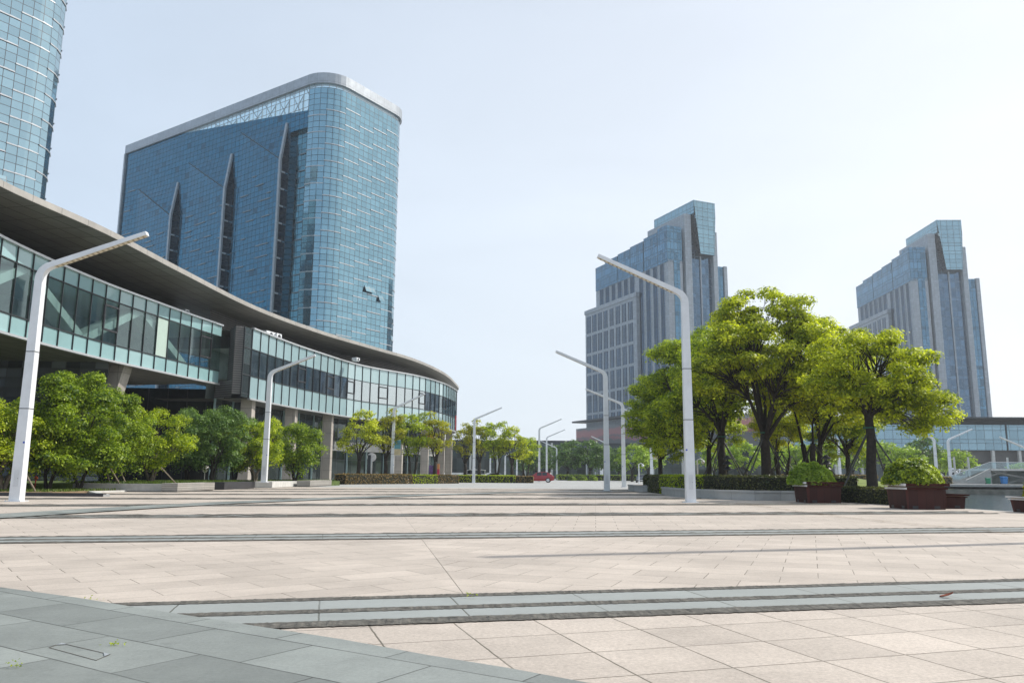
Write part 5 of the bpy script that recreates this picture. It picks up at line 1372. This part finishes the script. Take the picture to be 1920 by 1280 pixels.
P1 = glazing(v1, (ZB1, ZB1 + 1.2, ZT - 1.05, ZT), MT['teal'], 1.72, {18: 'vent', 26: 'vent', 22: 'blind', 34: 'vent'}, MT['vision'], rr)
P2 = glazing(v2 + tail, (ZB2, ZB2 + 2.2, ZT - 2.0, ZT), MT['teal_pale'], 1.85, {6: 'vent', 10: 'vent', 13: 'vent', 17: 'vent', 22: 'vent', 27: 'vent'}, lambda i: MT['vision_pale'] if 9 <= i < 26 else MT['vision_sky'], rr)
# rooms behind the glass
ribbon(P1, .3, 14, ZT - .05, 'roof', MT['concrete']); ribbon(P2, .3, 16, ZT - .05, 'roof', MT['concrete'])
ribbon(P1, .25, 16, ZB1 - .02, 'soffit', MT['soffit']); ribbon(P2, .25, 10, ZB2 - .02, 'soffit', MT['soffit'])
ribbon(P1, .3, 14, ZB1 + 1.0, 'inner_floor', MT['interior']); ribbon(P2, .3, 8, ZB2 + 1.9, 'inner_floor', MT['interior'])
ribbon(P1, .3, 14, ZT - 1.0, 'inner_ceiling', MT['interior_light']); ribbon(P2, .3, 8, ZT - 1.9, 'inner_ceiling', MT['interior_light'])
def back_wall(P, w, z0, z1, name, mat):
    B = inset(P, w); mb = MB(); u = 0
    for a, b in zip(B, B[1:]): u = mb.wall(a, b, z0, z1, 0, u)
    return mb.build(name, mat, bld)
back_wall(P1, 7.0, ZB1, ZT, 'inner_wall', MT['interior']); back_wall(P2, 4.5, ZB2, ZT, 'inner_wall', MT['interior'])
# V braces standing behind the first glass front
Bp = inset(P1, .9); nbr = 7
i = 1; flip = True
while i + 4 < len(Bp):
    a, b = Bp[i], Bp[i + 4]
    mb = MB(); z0_, z1_ = ZB1 + 1.1, ZT - .9
    d = Vector((b[0] - a[0], b[1] - a[1], 0)).normalized()
    mb.bar((a[0], a[1], z0_ if flip else z1_), (b[0], b[1], z1_ if flip else z0_), .6, 1.25, 0, (d.y, -d.x, 0))
    mb.build('brace', MT['interior_light'], bld); i += 4; flip = not flip
# louvred slot and glazed return between the two volumes
pA, pB = v1[-1], v2[0]
gA, gB = loc3(AT(437, 690, 75.6)), loc3(AT(455, 690, 76.0))
mb = MB(); mb.wall(gA, gB, ZB2 + .2, ZT + .05); mb.wall(pA, gA, ZB1, ZT); mb.build('louvre', MT['louvre'], bld)
mb = MB(); mb.wall((gB[0], gB[1]), pB, ZB2, ZT); mb.build('return_glass', MT['lobby_glass'], bld)
mb = MB(); q = loc3(AT(403, 720, 77)); mb.wall(q, gA, ZB2 - .1, ZB1 + .3); mb.build('louvre', MT['louvre'], bld)
mb = MB()
for z in (ZB2 + 2.2, ZT - 2.0): mb.bar((gB[0], gB[1] - .04, z), (pB[0], pB[1] - .04, z), .1)
mb.bar((gB[0], gB[1] - .04, ZB2), (gB[0], gB[1] - .04, ZT), .1); mb.bar((pB[0], pB[1] - .04, ZB2), (pB[0], pB[1] - .04, ZT), .1); mb.build('mullions', MT['dark_metal'], bld)
# set-back storey under the roof
back_wall(P1, 5.2, ZT, 18.2, 'attic_wall', MT['louvre']); back_wall(P2, 4.6, ZT, 18.2, 'attic_wall', MT['louvre'])
# sweeping roof
ZC = 17.35
cp = [G(x, y, ZC + .35) for (x, y) in ((-420, 40), (-200, 214), (0, 338), (200, 430), (340, 504), (480, 575), (600, 620), (700, 650), (780, 674), (835, 700))]
cp = [loc3(p) for p in cp]
l_ = cp[-1]
tip = G(858, 722, ZC + .35); tip = loc3(tip)
cp = smooth_path(cp + [tip], 7)
l_ = cp[-1]
cp += smooth_path([l_, (l_[0] - .4, l_[1] + 6), (l_[0] - 4, l_[1] + 12), (l_[0] - 14, l_[1] + 16), (l_[0] - 30, l_[1] + 17)], 6)[1:]
CPn = inset(cp, 1.2); CPi = inset(cp, 9.5)
rf = MB(); so = MB(); fa_ = MB(); u = 0
for i in range(len(cp) - 1):
    a, b = cp[i], cp[i + 1]; a2, b2 = CPi[i], CPi[i + 1]; l = math.hypot(b[0] - a[0], b[1] - a[1])
    so.face([(a[0], a[1], ZC), (b[0], b[1], ZC), (b2[0], b2[1], ZC - .1), (a2[0], a2[1], ZC - .1)], 0, [(u, 0), (u + l, 0), (u + l, 9.5), (u, 9.5)])
    rf.face([(a[0], a[1], ZC + .42), (b[0], b[1], ZC + .42), (b2[0], b2[1], ZC + 1.6), (a2[0], a2[1], ZC + 1.6)])
    fa_.face([(a[0], a[1], ZC), (b[0], b[1], ZC), (b[0], b[1], ZC + .42), (a[0], a[1], ZC + .42)], 0, [(u, 0), (u + l, 0), (u + l, .42), (u, .42)]); u += l
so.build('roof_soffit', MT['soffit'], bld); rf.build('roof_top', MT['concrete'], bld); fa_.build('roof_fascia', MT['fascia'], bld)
# ground floor: stone columns, glazed shop fronts, slanted legs under the first volume
def path_at_px(P, px):
    best = None
    for i in range(len(P) - 1):
        for k in range(10):
            t = k / 10; x, y = P[i][0] + (P[i + 1][0] - P[i][0]) * t + BO.x, P[i][1] + (P[i + 1][1] - P[i][1]) * t + BO.y
            v = _R3.transposed() @ (Vector((x, y, 4)) - _O); q = 960 + FPX * v.x / -v.z
            if best is None or abs(q - px) < best[0]:
                d = Vector((P[i + 1][0] - P[i][0], P[i + 1][1] - P[i][1])).normalized(); best = (abs(q - px), (x - BO.x, y - BO.y), d)
    return best[1], best[2]
for px in (462, 545, 614, 684, 748, 797, 828, 842):
    c, d = path_at_px(inset(P2, 1.0), px)
    cx, cy = c
    mb = MB(); mb.box(cx - .62, cx + .50, cy - .55, cy + .55, 0, ZB2 - .02)
    mb.build('column', MT['stone_light'], bld)
back_wall(P2, 3.6, 0, ZB2, 'shop_glass', MT['lobby_glass'])
Bq = inset(P2, 3.45); mb = MB()
for a, b in zip(Bq[13:], Bq[14:]): mb.bar((a[0], a[1], 4.7), (b[0], b[1], 4.7), .1, 1.2)
mb.build('shop_fascia', MT['concrete_light'], bld)
mb = MB()
for a in Bq[::2]: mb.box(a[0] - .09, a[0] + .09, a[1] - .09, a[1] + .09, 0, ZB2)
mb.build('shop_posts', MT['teal_pale'], bld)
# film strip sign over the shop between the third and fourth column
c0_, d0_ = path_at_px(inset(P2, 1.9), 622); c1_, _ = path_at_px(inset(P2, 1.9), 652)
nx, ny = -d0_.y, d0_.x
sA = Vector((c0_[0], c0_[1], 0)); sB = Vector((c1_[0], c1_[1], 0))
mb = MB(); mb.bar(sA + Vector((0, 0, 5.45)), sB + Vector((0, 0, 5.45)), .2, 2.3); sg = mb.build('shop_sign', MT['black'], bld)
mb = MB(); L_ = (sB - sA).length; dv = (sB - sA).normalized(); nv = Vector((dv.y, -dv.x, 0))
for k in range(6):
    p = sA + dv * (L_ * (k + .3) / 6) + nv * .115 + Vector((0, 0, 4.75)); mb.bar(p, p + dv * (L_ * .4 / 6), .03, .36)
mb.build('white_square', MT['white_metal'], sg)
# pale lit panels in the shops, entrance lobby and recess under the first volume
back_wall(P1, 13.0, 0, ZB1, 'lobby_glass', MT['lobby_glass'])
a = AT(437, 820, 80); q = loc3(a)
mb = MB(); mb.wall((q[0] - 45, q[1] - 4), (q[0] + .5, q[1] + 2), 0, ZB1, 0); mb.build('lobby_wall', MT['lobby_dim'], bld)
for (px0, py0, px1, py1, Y) in ((233, 686, 200, 790, 0), (140, 700, 133, 800, 0), (88, 706, 80, 790, 0)):
    t = G(px0, py0, ZB1 - .03); Y = t.y; b = AT(px1, py1, Y); bx = b.x + (t.x - b.x) * (b.z / (b.z - t.z))
    mb = MB(); tx, ty = loc3((t.x, Y)); bxl, _ = loc3((bx, Y))
    mb.hexa([(bxl - .55, ty - .4, 0), (bxl + .2, ty - .4, 0), (bxl + .2, ty + .7, 0), (bxl - .55, ty + .7, 0)], [(tx - .8, ty - .5, ZB1 - .03), (tx + .25, ty - .5, ZB1 - .03), (tx + .25, ty + .9, ZB1 - .03), (tx - .8, ty + .9, ZB1 - .03)])
    mb.build('slanted_leg', MT['stone_light'], bld)
a = AT(10, 712, 60); q = loc3(a)
mb = MB(); mb.wall((q[0] - 16, q[1]), (q[0] + 7, q[1] + 1.5), 0, ZB1); mb.build('checkered_glass', curtain('checkered_glass', (.34, .38, .46), 1.1, .75, (0.0,), .06, (.05, .06, .07), metal=.7, rough=.15, vary=.7, tilt=.06), bld)
# roof plant
def ac_unit(px, py, Y, w, h, label, dep=.7):
    p = G(px, py, ZT + .1); root = empty('air_conditioner', (p.x - .5, p.y, ZT + .02), R(72), label, 'air conditioner', 'air conditioners on the glass building')
    mb = MB(); mb.box(-w / 2, w / 2, 0, dep, .12, h); mb.box(-w / 2 + .05, w / 2 - .05, .08, dep - .08, 0, .12); mb.build('casing', MT['white_metal'], root)
    for k in range(max(1, int(w / 1.1))):
        mb = MB(); cx = -w / 2 + (k + .5) * w / max(1, int(w / 1.1)); mb.tube([(cx, -.03, h * .55), (cx, .0, h * .55)], h * .32, 14); mb.build('fan_grille', MT['black'], root)
ac_unit(517, 634, 80.2, 1.7, .8, 'larger white air conditioner above the glass corner, under the sweeping roof')
ac_unit(532, 637, 82.6, .9, .75, 'smaller white air conditioner just right of the larger one')
ac_unit(679, 676, 99.0, .8, .45, 'small white box standing on the edge above the middle of the curved front')
ac_unit(361, 591, 66.0, .5, .6, 'small white box in the shade under the roof above the first glass front')
# street things before the shops
p = G(693, 905); x = AT(693, 880, 90).x; root = empty('sign_post', (x, 90, 0), 0, 'dark pillar with a round white disc, standing behind the hedge', 'sign post')
mb = MB(); mb.box(-.22, .12, -.18, .18, 0, 3.2); mb.build('post', MT['dark_metal'], root)
mb = MB(); mb.box(.12, .26, -.16, .16, 0, 2.8); mb.build('side_panel', MT['trim'], root)
mb = MB(); mb.tube([(.18, -.06, 2.95), (.18, .06, 2.95)], .5, 20); mb.build('disc', MT['white_and_rim_sheen'], root)
x = AT(815, 880, 108).x; root = empty('advert_board', (x, 108, 0), 0, 'red and purple advert board between the columns at the building end', 'advert board')
mb = MB(); mb.box(-.75, .05, -.1, .1, .1, 2.3); mb.build('left_panel', solid('advert_purple', (.10, .05, .16), .5, 0, .8, 2), root)
mb = MB(); mb.box(.06, .65, -.12, .12, 0, 1.8); mb.build('right_panel', solid('advert_red', (.45, .02, .08), .5, 0, .2, 2), root)
mb = MB(); mb.box(.06, .65, -.12, .12, 1.8, 2.5); mb.build('top_panel', solid('advert_orange', (.6, .25, .08), .5, 0, .3, 2), root)
x = AT(810, 825, 109).x; mb = MB(); mb.box(-.6, .6, -.08, .08, 0, 1.1)
tag(mb.build('shop_banner', solid('banner_red_orange', (.55, .14, .05), .5, 0, .5, 1.6), None, (x, 109, AT(810, 831, 109).z)), 'red and orange banner hanging between the columns above the advert board', 'banner')
x = AT(852, 795, 121).x; mb = MB(); mb.box(-.08, .08, -.2, .2, 0, 2.2)
tag(mb.build('wall_sign', MT['red'], None, (x + .2, 121, AT(852, 806, 121).z)), 'thin upright red sign at the right end of the curved building', 'sign')

# ------------------------------------------------------------------ stone and glass office towers on the right
def make_office(loc, rz, label):
    """local x along the short front, local y along the long left face; origin at the corner between them"""
    root = empty('office_tower', loc, rz, label, 'tower', 'twin stone and glass office towers')
    def part(name, mat, *boxes):
        mb = MB()
        for b in boxes: mb.box(*b)
        return mb.build(name, mat, root)
    part('stone_body', MT['stone'], (0.05, 24, 3.0, 52.8, 0, 78.2), (0, 2.4, 0, 2.95, 0, 79), (5.2, 6.4, 0, 2.95, 0, 79), (-.01, 2.2, 2.96, 5.0, 0, 78.2))
    part('stone_block', MT['stone'], (-1.1, 0.04, 19.9, 60.4, 10, 70.2), (.05, 20, 52.9, 60.4, 10, 70.15), (-1.45, 0.1, 19.6, 60.7, 69.2, 70.9))
    part('stone_spine', MT['stone'], (7.4, 10.25, -.6, 2.96, 0, 97.4), (7.4, 10.25, 3.0, 24, 78.3, 97.4))
    part('stone_pier', MT['stone'], (20.2, 22.1, -.4, 22, 0, 92), (25.3, 26.7, 0, 14, 0, 79.3), (22.1, 25.3, 6, 14, 0, 79.2))
    # double-height windows of the low block
    cols = [(59.3, 55.7), (54.5, 50.8), (49.8, 46.4), (45.1, 41.7), (40.1, 37.0), (35.4, 32.0), (30.6, 27.4), (26.0, 22.6)]
    rows = [(68.0, 60.7), (59.5, 52.2), (51.0, 43.7), (42.6, 35.3), (34.2, 26.9), (25.9, 24.2)]
    for (ya, yb) in cols:
        for (zt, zb) in rows:
            mb = MB(); x = -1.1
            w = (ya - yb)
            mb.box(x - .02, x, yb, ya, zb, zt, 1)
            for k in range(3):
                y0 = yb + .15 + k * (w - .3) / 3
                mb.wall((x - .05, y0 + (w - .3) / 3 - .28), (x - .05, y0 + .1), zb + .1, zt - .1, 0)
            for k in (1, 2):
                y0 = yb + .15 + k * (w - .3) / 3; mb.box(x - .10, x - .03, y0 - .12, y0 + .04, zb, zt, 2)
            mb.build('window', [MT['strip_glass'], MT['dark_metal'], MT['stone']], root)
    def strip(y0, y1, z0, z1, x=0.0):
        mb = MB(); mb.box(x - .03, x + .04, y0, y1, z0, z1, 1)
        w = (y1 - y0) / 3
        for k in range(3): mb.wall((x - .06, y0 + w * (k + 1) - .15), (x - .06, y0 + w * k + .15), z0, z1, 0)
        for k in (0, 1, 2, 3): mb.box(x - .11, x - .04, y0 + w * k - .08, y0 + w * k + .08, z0, z1, 2 if k in (0, 3) else 1)
        mb.build('window_strip', [MT['strip_glass'], MT['dark_metal'], MT['stone']], root)
    for (y1, y0) in ((19.4, 16.4), (14.8, 11.7), (9.9, 6.9), (5.2, 2.4)): strip(y0, y1, 12, 78.0)
    for (y1, y0) in cols[2:]: strip(y0, y1, 71.0, 78.0)
    part('side_glass', MT['office_glass'], (.3, 6, 52.81, 53.4, 60, 78))
    # glazed upper storeys, stepping down to the rear
    for (y0, y1, zt, xo) in ((0.0, 6.0, 92.0, -.25), (6.35, 15.6, 91.0, -.10), (15.9, 25.2, 90.2, -.18), (25.5, 34.7, 89.7, -.12), (35.0, 44.8, 89.2, -.2), (45.0, 53.0, 88.3, -.1)):
        mb = MB(); x1 = 6.3 if y0 == 0 else 20
        b = [(xo, y0), (x1, y0), (x1, y1), (xo, y1)]; u = 0
        for k in range(4): mb.wall(b[k], b[(k + 1) % 4], 78.2, zt)
        mb.face([(p[0], p[1], zt) for p in b]); mb.build('upper_glass', MT['office_glass'], root)
        mb = MB()
        if y1 < 52: mb.box(xo + .3, 19, y1 + .0, y1 + .3, 78.2, zt - .6); mb.build('reveal', MT['dark_metal'], root)
    part('dark_recess', MT['dark_metal'], (6.35, 7.38, 1.6, 2.9, 0, 90))
    # front glazing
    for (x0, x1, y, z1) in ((2.4, 5.2, -.05, 79.0), (22.1, 25.3, .5, 79.1)):
        mb = MB(); mb.wall((x0, y), (x1, y), 0, z1); mb.build('front_glass', MT['office_glass'], root)
    mb = MB(); mb.wall((22.1, 5), (25, 5), 79.1, 92); mb.wall((25, 5), (25, 16), 79.1, 92); mb.face([(22.1, 5, 92), (25, 5, 92), (25, 16, 92), (22.1, 16, 92)]); mb.build('front_glass', MT['office_glass'], root)
    mb = MB(); mb.wall((10.3, 1.2), (20.15, 1.2), 0, 97, 0); mb.build('front_glass', MT['front_floors'], root)
    part('front_rib', MT['stone'], (15.0, 15.5, .8, 1.19, 0, 84))
    # glass crown with the hanging bay
    mb = MB()
    mb.wall((10.6, 24), (10.6, -2.2), 97.6, 102.6); mb.wall((20.3, -2.2), (20.3, 24), 97.6, 102.6); mb.wall((20.3, 24), (10.6, 24), 97.6, 102.6)
    mb.face([(10.6, -2.2, 102.6), (20.3, -2.2, 102.6), (20.3, 24, 102.6), (10.6, 24, 102.6)])
    mb.face([(10.6, 24, 97.6), (10.6, -2.2, 97.6), (20.3, -2.2, 97.6), (20.3, 24, 97.6)])
    mb.build('crown_glass', MT['crown_glass'], root)
    mb = MB()
    tl, tr, bl, br = (10.6, 20.3, 13.0, 19.4)
    mb.face([(bl, -2.25, 82.2), (br, -2.25, 82.2), (tr, -2.25, 102.6), (tl, -2.25, 102.6)], 0)
    mb.face([(bl, 1.15, 82.2), (bl, -2.25, 82.2), (tl, -2.25, 97.6), (tl, 1.15, 97.6)], 1)
    mb.face([(br, -2.25, 82.2), (br, 1.15, 82.2), (tr, 1.15, 97.6), (tr, -2.25, 97.6)], 0)
    mb.face([(bl, -2.25, 82.2), (bl, 1.15, 82.2), (br, 1.15, 82.2), (br, -2.25, 82.2)], 2)
    mb.build('hanging_bay', [MT['crown_glass'], MT['tower_dark'], MT['dark_metal']], root)
    # canopy slab, screen storey and colonnade at the foot
    part('canopy', MT['dark_metal'], (-5, 12, 19.0, 66, 23.0, 23.7)); part('set_back', MT['lobby_glass'], (-.5, 12, 21, 61, 10, 22.9))
    part('screen', MT['screen'], (-3, 14, -34, 66, 9.5, 20.6))
    part('ground_glass', MT['lobby_glass'], (-1.5, 13, -34, 65, 0, 9.4))
    for k in range(14): part('column', MT['concrete_light'], (-2.9, -2.0, -33 + k * 7.5, -32.1 + k * 7.5, 0, 9.4))
    return root
MT['front_floors'] = curtain('front_glass', (.085, .15, .225), 2.4, 3.9, (0.0, 1.3), .16, (.10, .15, .20), tilt=.03, vary=.3, metal=.85)
MT['crown_glass'] = curtain('crown_glass', (.22, .36, .42), 2.4, 3.4, (0.0, 1.3), .14, (.07, .09, .10), tilt=.03, wob=.02, vary=.10)
m, nt, out = base_mat('display_screen')
uv = _n(nt, 'ShaderNodeUVMap', uv_map='UVMap')
mp = _n(nt, 'ShaderNodeMapping', {'Vector': uv.outputs[0], 'Scale': (.06, .16, 1)})
nz = _n(nt, 'ShaderNodeTexNoise', {'Vector': mp.outputs[0], 'Scale': 1.4, 'Detail': 6.0, 'Roughness': .65, 'Distortion': .8})
sx = _n(nt, 'ShaderNodeSeparateXYZ', {0: uv.outputs[0]})
hgt = M_math(nt, 'ADD', M_math(nt, 'DIVIDE', sx.outputs[1], 11.0), M_math(nt, 'MULTIPLY', nz.outputs['Fac'], .55))
cr = _n(nt, 'ShaderNodeValToRGB', {0: M_math(nt, 'SUBTRACT', hgt, 1.36)})
el = cr.color_ramp.elements
el[0].position = 0.0; el[0].color = (.05, .06, .07, 1); el[1].position = .24; el[1].color = (.05, .06, .07, 1)
for pos, c in ((.30, (.26, .07, .08)), (.40, (.12, .10, .11)), (.48, (.34, .13, .13)), (.66, (.30, .14, .14)), (.72, (.15, .16, .17)), (1.0, (.22, .23, .24))):
    k_ = cr.color_ramp.elements.new(pos); k_.color = _c(c)
pr = _n(nt, 'ShaderNodeBsdfPrincipled', {'Base Color': cr.outputs[0], 'Roughness': .45})
nt.links.new(pr.outputs[0], out.inputs[0]); MT['screen'] = m
of1 = make_office((56.7, 280, 0), R(23.5), 'stone and glass office tower left of the big trees, its glass crown overhanging')
of2 = dup(of1, (158.6, 306, 0), R(-1.5), None, 'stone and glass office tower right of the big trees, partly hidden by foliage')
# ------------------------------------------------------------------ glass building beyond the lake
an = empty('glass_annex', (66, 186, 0), R(-2), 'long low blue glass building beyond the lake at the right edge', 'building')
def apart(name, mat, *boxes):
    mb = MB()
    for b in boxes: mb.box(*b)
    return mb.build(name, mat, an)
apart('glass_front', MT['annex_glass'], (0, 110, 0, 30, 7.5, 13.3))
apart('dark_storey', MT['louvre'], (1, 110, 1.2, 29, 4.6, 7.48)); apart('ground_storey', MT['lobby_glass'], (2, 109, 4, 28, 0, 4.58))
apart('roof_recess', MT['dark_metal'], (0, 64, 1.5, 28, 13.32, 14.6)); apart('roof_slab', MT['dark_metal'], (-1, 120, -2, 31, 14.62, 15.0))
apart('seam', MT['dark_metal'], (48.6, 48.9, -.12, -.01, 7.5, 13.3))
for k in range(18): apart('column', MT['concrete_light'], (3 + k * 6, 3.6 + k * 6, -.2, .4, 0, 7.4))
# dark building behind the far trees
def low_building(x0, x1, y, d, h, label, mat='lobby_glass'):
    root = empty('low_building', (x0, y, 0), 0, label, 'building')
    mb = MB(); mb.box(0, x1 - x0, 0, d, 0, h); mb.build('glass_walls', MT[mat], root)
    mb = MB(); mb.box(-.5, x1 - x0 + .5, -.5, d + .5, h + .01, h + .7); mb.build('roof', MT['dark_metal'], root)
    for k in range(int((x1 - x0) / 8)):
        mb = MB(); mb.box(4 + k * 8 - .3, 4 + k * 8 + .3, -.5, -.01, 0, h); mb.build('column', MT['concrete_light'], root)
low_building(-24, 22, 236, 20, 10.5, 'low dark glass building behind the trees by the parked cars')
low_building(26, 64, 215, 20, 9.0, 'low dark colonnaded building seen through the trunks of the round bed')
# ------------------------------------------------------------------ far bank of the lake: quay, steps, terrace
mb = MB(); mb.prism([(51, 104), (140, 104), (140, 110), (51, 110)], -.3, .30); tag(mb.build('far_quay', MT['concrete']), kind='structure')
mb = MB(); mb.prism([(51, 103.9), (140, 103.9), (140, 104.6), (51, 104.6)], -1.2, -.305); tag(mb.build('far_quay', MT['quay']), kind='structure')
xs = AT(1788, 900, 110).x; xe = AT(1834, 900, 110).x
root = empty('lake_steps', (xs, 110, .3), 0, 'broad grey stone steps climbing from the far quay of the lake', 'steps')
for k in range(8):
    mb = MB(); mb.box(0, xe - xs, k * .36, k * .36 + .38 + (5 if k == 7 else 0), 0 if k == 0 else k * .14 + .001, (k + 1) * .14); mb.build('step', MT['concrete'], root)
tx = AT(1838, 880, 111).x
tr_ = empty('terrace', (tx, 111, 0), 0, 'raised terrace with a sloping stair flank and glass railing beyond the lake', 'terrace')
def tpart(name, mat, f): mb = MB(); f(mb); return mb.build(name, mat, tr_)
tpart('deck', MT['concrete_light'], lambda b: b.box(1.5, 22, 0, 9, 2.15, 2.42))
tpart('flank_wall', MT['concrete'], lambda b: b.hexa([(-2.2, 0, .1), (1.45, 0, .1), (1.45, .4, .1), (-2.2, .4, .1)], [(-2.2, 0, .75), (1.45, 0, 2.42), (1.45, .4, 2.42), (-2.2, .4, .75)]))
tpart('back_wall', MT['interior'], lambda b: b.box(1.5, 22, 6, 6.3, .1, 2.14))
for (x0, x1) in ((6.9, 7.5), (13, 13.6)): tpart('post', MT['concrete_light'], lambda b, x0=x0, x1=x1: b.box(x0, x1, .1, .7, .1, 2.14))
tpart('strut', MT['concrete'], lambda b: b.bar((2.6, 1.5, 2.05), (6.9, 1.5, 1.2), .25)); tpart('strut', MT['concrete'], lambda b: b.bar((1.6, 1.5, 1.3), (4.6, 1.5, 2.05), .2))
tpart('strut', MT['concrete'], lambda b: b.bar((4.4, 1.5, .4), (6.9, 1.5, 1.1), .12))
def rail(b):
    b.face([(-4.6, .1, .3), (1.45, .1, 2.46), (1.45, .1, 3.3), (-4.6, .1, 1.2)]); b.face([(1.45, .1, 2.46), (22, .1, 2.46), (22, .1, 3.3), (1.45, .1, 3.3)])
tpart('glass_railing', MT['clear'], rail)
tpart('handrail', MT['trim'], lambda b: (b.bar((-4.6, .1, 1.22), (1.45, .1, 3.32), .05), b.bar((1.45, .1, 3.32), (22, .1, 3.32), .05)))
for (x, z) in ((-2.9, .9), (-.9, 1.8), (2.6, 2.8), (4.6, 2.8)): tpart('slender_column', MT['concrete_light'], lambda b, x=x, z=z: b.box(x, x + .2, 1.2, 1.4, z - .6, 4.0))
make_bush('railing_shrub', (tx + 9, 113, 2.42), 4.2, .8, 1.0, 55, 'leaf_pale', 'loose green shrubs growing behind the glass railing of the terrace', 900, .14)
def bin_(px, Y, col, label, w=.55, h=1.0):
    x = AT(px, 905, Y).x; root = empty('wheelie_bin', (x, Y, .31), 0, label, 'bin')
    mb = MB(); mb.hexa([(-w / 2 * .8, -w / 2 * .8, .06), (w / 2 * .8, -w / 2 * .8, .06), (w / 2 * .8, w / 2 * .8, .06), (-w / 2 * .8, w / 2 * .8, .06)], [(-w / 2, -w / 2, h), (w / 2, -w / 2, h), (w / 2, w / 2, h), (-w / 2, w / 2, h)]); mb.build('bin_body', col, root)
    mb = MB(); mb.hexa([(-w / 2 - .03, -w / 2 - .03, h + .002), (w / 2 + .03, -w / 2 - .03, h + .002), (w / 2 + .03, w / 2 + .05, h + .002), (-w / 2 - .03, w / 2 + .05, h + .002)], [(-w / 2, -w / 2, h + .06), (w / 2, -w / 2, h + .06), (w / 2, w / 2, h + .1), (-w / 2, w / 2, h + .1)]); mb.build('lid', col, root)
    for sx_ in (-1, 1):
        mb = MB(); mb.tube([(sx_ * w * .42 - .03, w / 2 - .05, .1), (sx_ * w * .42 + .03, w / 2 - .05, .1)], .1, 10); mb.build('wheel', MT['rubber'], root)
bin_(1853, 109.2, solid('bin_green', (.01, .20, .10), .5), 'green wheelie bin under the terrace beyond the lake', .5, .75)
bin_(1883, 109.2, solid('bin_blue', (.02, .16, .42), .5), 'blue wheelie bin under the terrace beyond the lake', .7, .95)

# ------------------------------------------------------------------ small things on the slabs
g = G(1772, 1122); root_leaf = MB()
for i in range(6):
    t0, t1 = i / 6, (i + 1) / 6; w0, w1 = .035 * math.sin(math.pi * t0) ** .7, .035 * math.sin(math.pi * t1) ** .7
    z0_, z1_ = .012 + .035 * t0 * t0, .012 + .035 * t1 * t1
    root_leaf.face([(.13 * t0, -w0, z0_ + .012), (.13 * t1, -w1, z1_ + .012), (.13 * t1, 0, z1_), (.13 * t0, 0, z0_)]); root_leaf.face([(.13 * t0, 0, z0_), (.13 * t1, 0, z1_), (.13 * t1, w1, z1_ + .012), (.13 * t0, w0, z0_ + .012)])
tag(root_leaf.build('fallen_leaf', solid('dead_leaf', (.22, .05, .02), .7), None, (g.x - .05, g.y, .004)), 'curled reddish brown leaf lying beside the nearest stone band', 'leaf')
def weed(px, py, n, s, seed, z, label):
    p = G(px, py); r = np.random.default_rng(seed); c = np.array([0, 0, 0]) + r.normal(0, 1, (n, 3)) * np.array([.03, .012, .016]); c[:, 2] = np.abs(c[:, 2]) + .006
    o = leaf_cloud('weed', c, r.normal(0, .6, (n, 3)) + np.array([0, -.3, 1.0]), s * r.uniform(.6, 1.3, n), r, MT['leaf_lime']); o.location = (p.x, p.y, z); tag(o, label, 'weed', 'weeds growing in the joints')
weed(215, 1219, 26, .008, 1, .030, 'larger tuft of weed by the corner of the metal cover in the slate path')
weed(30, 1262, 22, .008, 2, .030, 'tiny weed in a slate joint near the bottom left corner')
weed(172, 1127, 10, .012, 3, .012, 'tiny weed where the slate meets the pale slabs')
weed(880, 1123, 12, .012, 4, .02, 'tiny green moss tuft in the nearest stone band')
# access cover frame in the slate
a, b, c, d = G(92, 1213, .0315), G(116, 1205, .0315), G(206, 1226, .0315), G(180, 1237, .0315)
root = empty('access_cover', a, 0, 'slate filled access cover with small metal corners in the slate path', 'access cover')
mb = MB()
for p, q in ((b, c), (c, d), (d, a), (a, b)): mb.bar(p - a, q - a, .007, .0012)
mb.build('frame', MT['rough'], root)
for (p, q, s_) in ((b, c, 1), (c, b, 1)):
    dv = (q - p).normalized(); mb = MB(); o = p - a; e2 = (a - b).normalized() if p is b else (d - c).normalized()
    mb.face([o + Vector((0, 0, .003)), o + dv * .07 + Vector((0, 0, .003)), o + e2 * .06 + Vector((0, 0, .003))]); mb.build('corner_plate', MT['trim'], root)
# ------------------------------------------------------------------ hazy air
HAZE = 0.00036
if HAZE:
    mb = MB(); mb.box(-950, 950, -950, 950, -2.3, 128)
    m, nt, out = base_mat('haze_air')
    pv = _n(nt, 'ShaderNodeVolumePrincipled', {'Color': (.86, .92, .98, 1), 'Density': HAZE, 'Anisotropy': 0.35})
    nt.links.new(pv.outputs[0], out.inputs['Volume'])
    hz = mb.build('haze', m); tag(hz, kind='stuff'); hz.display_type = 'WIRE'
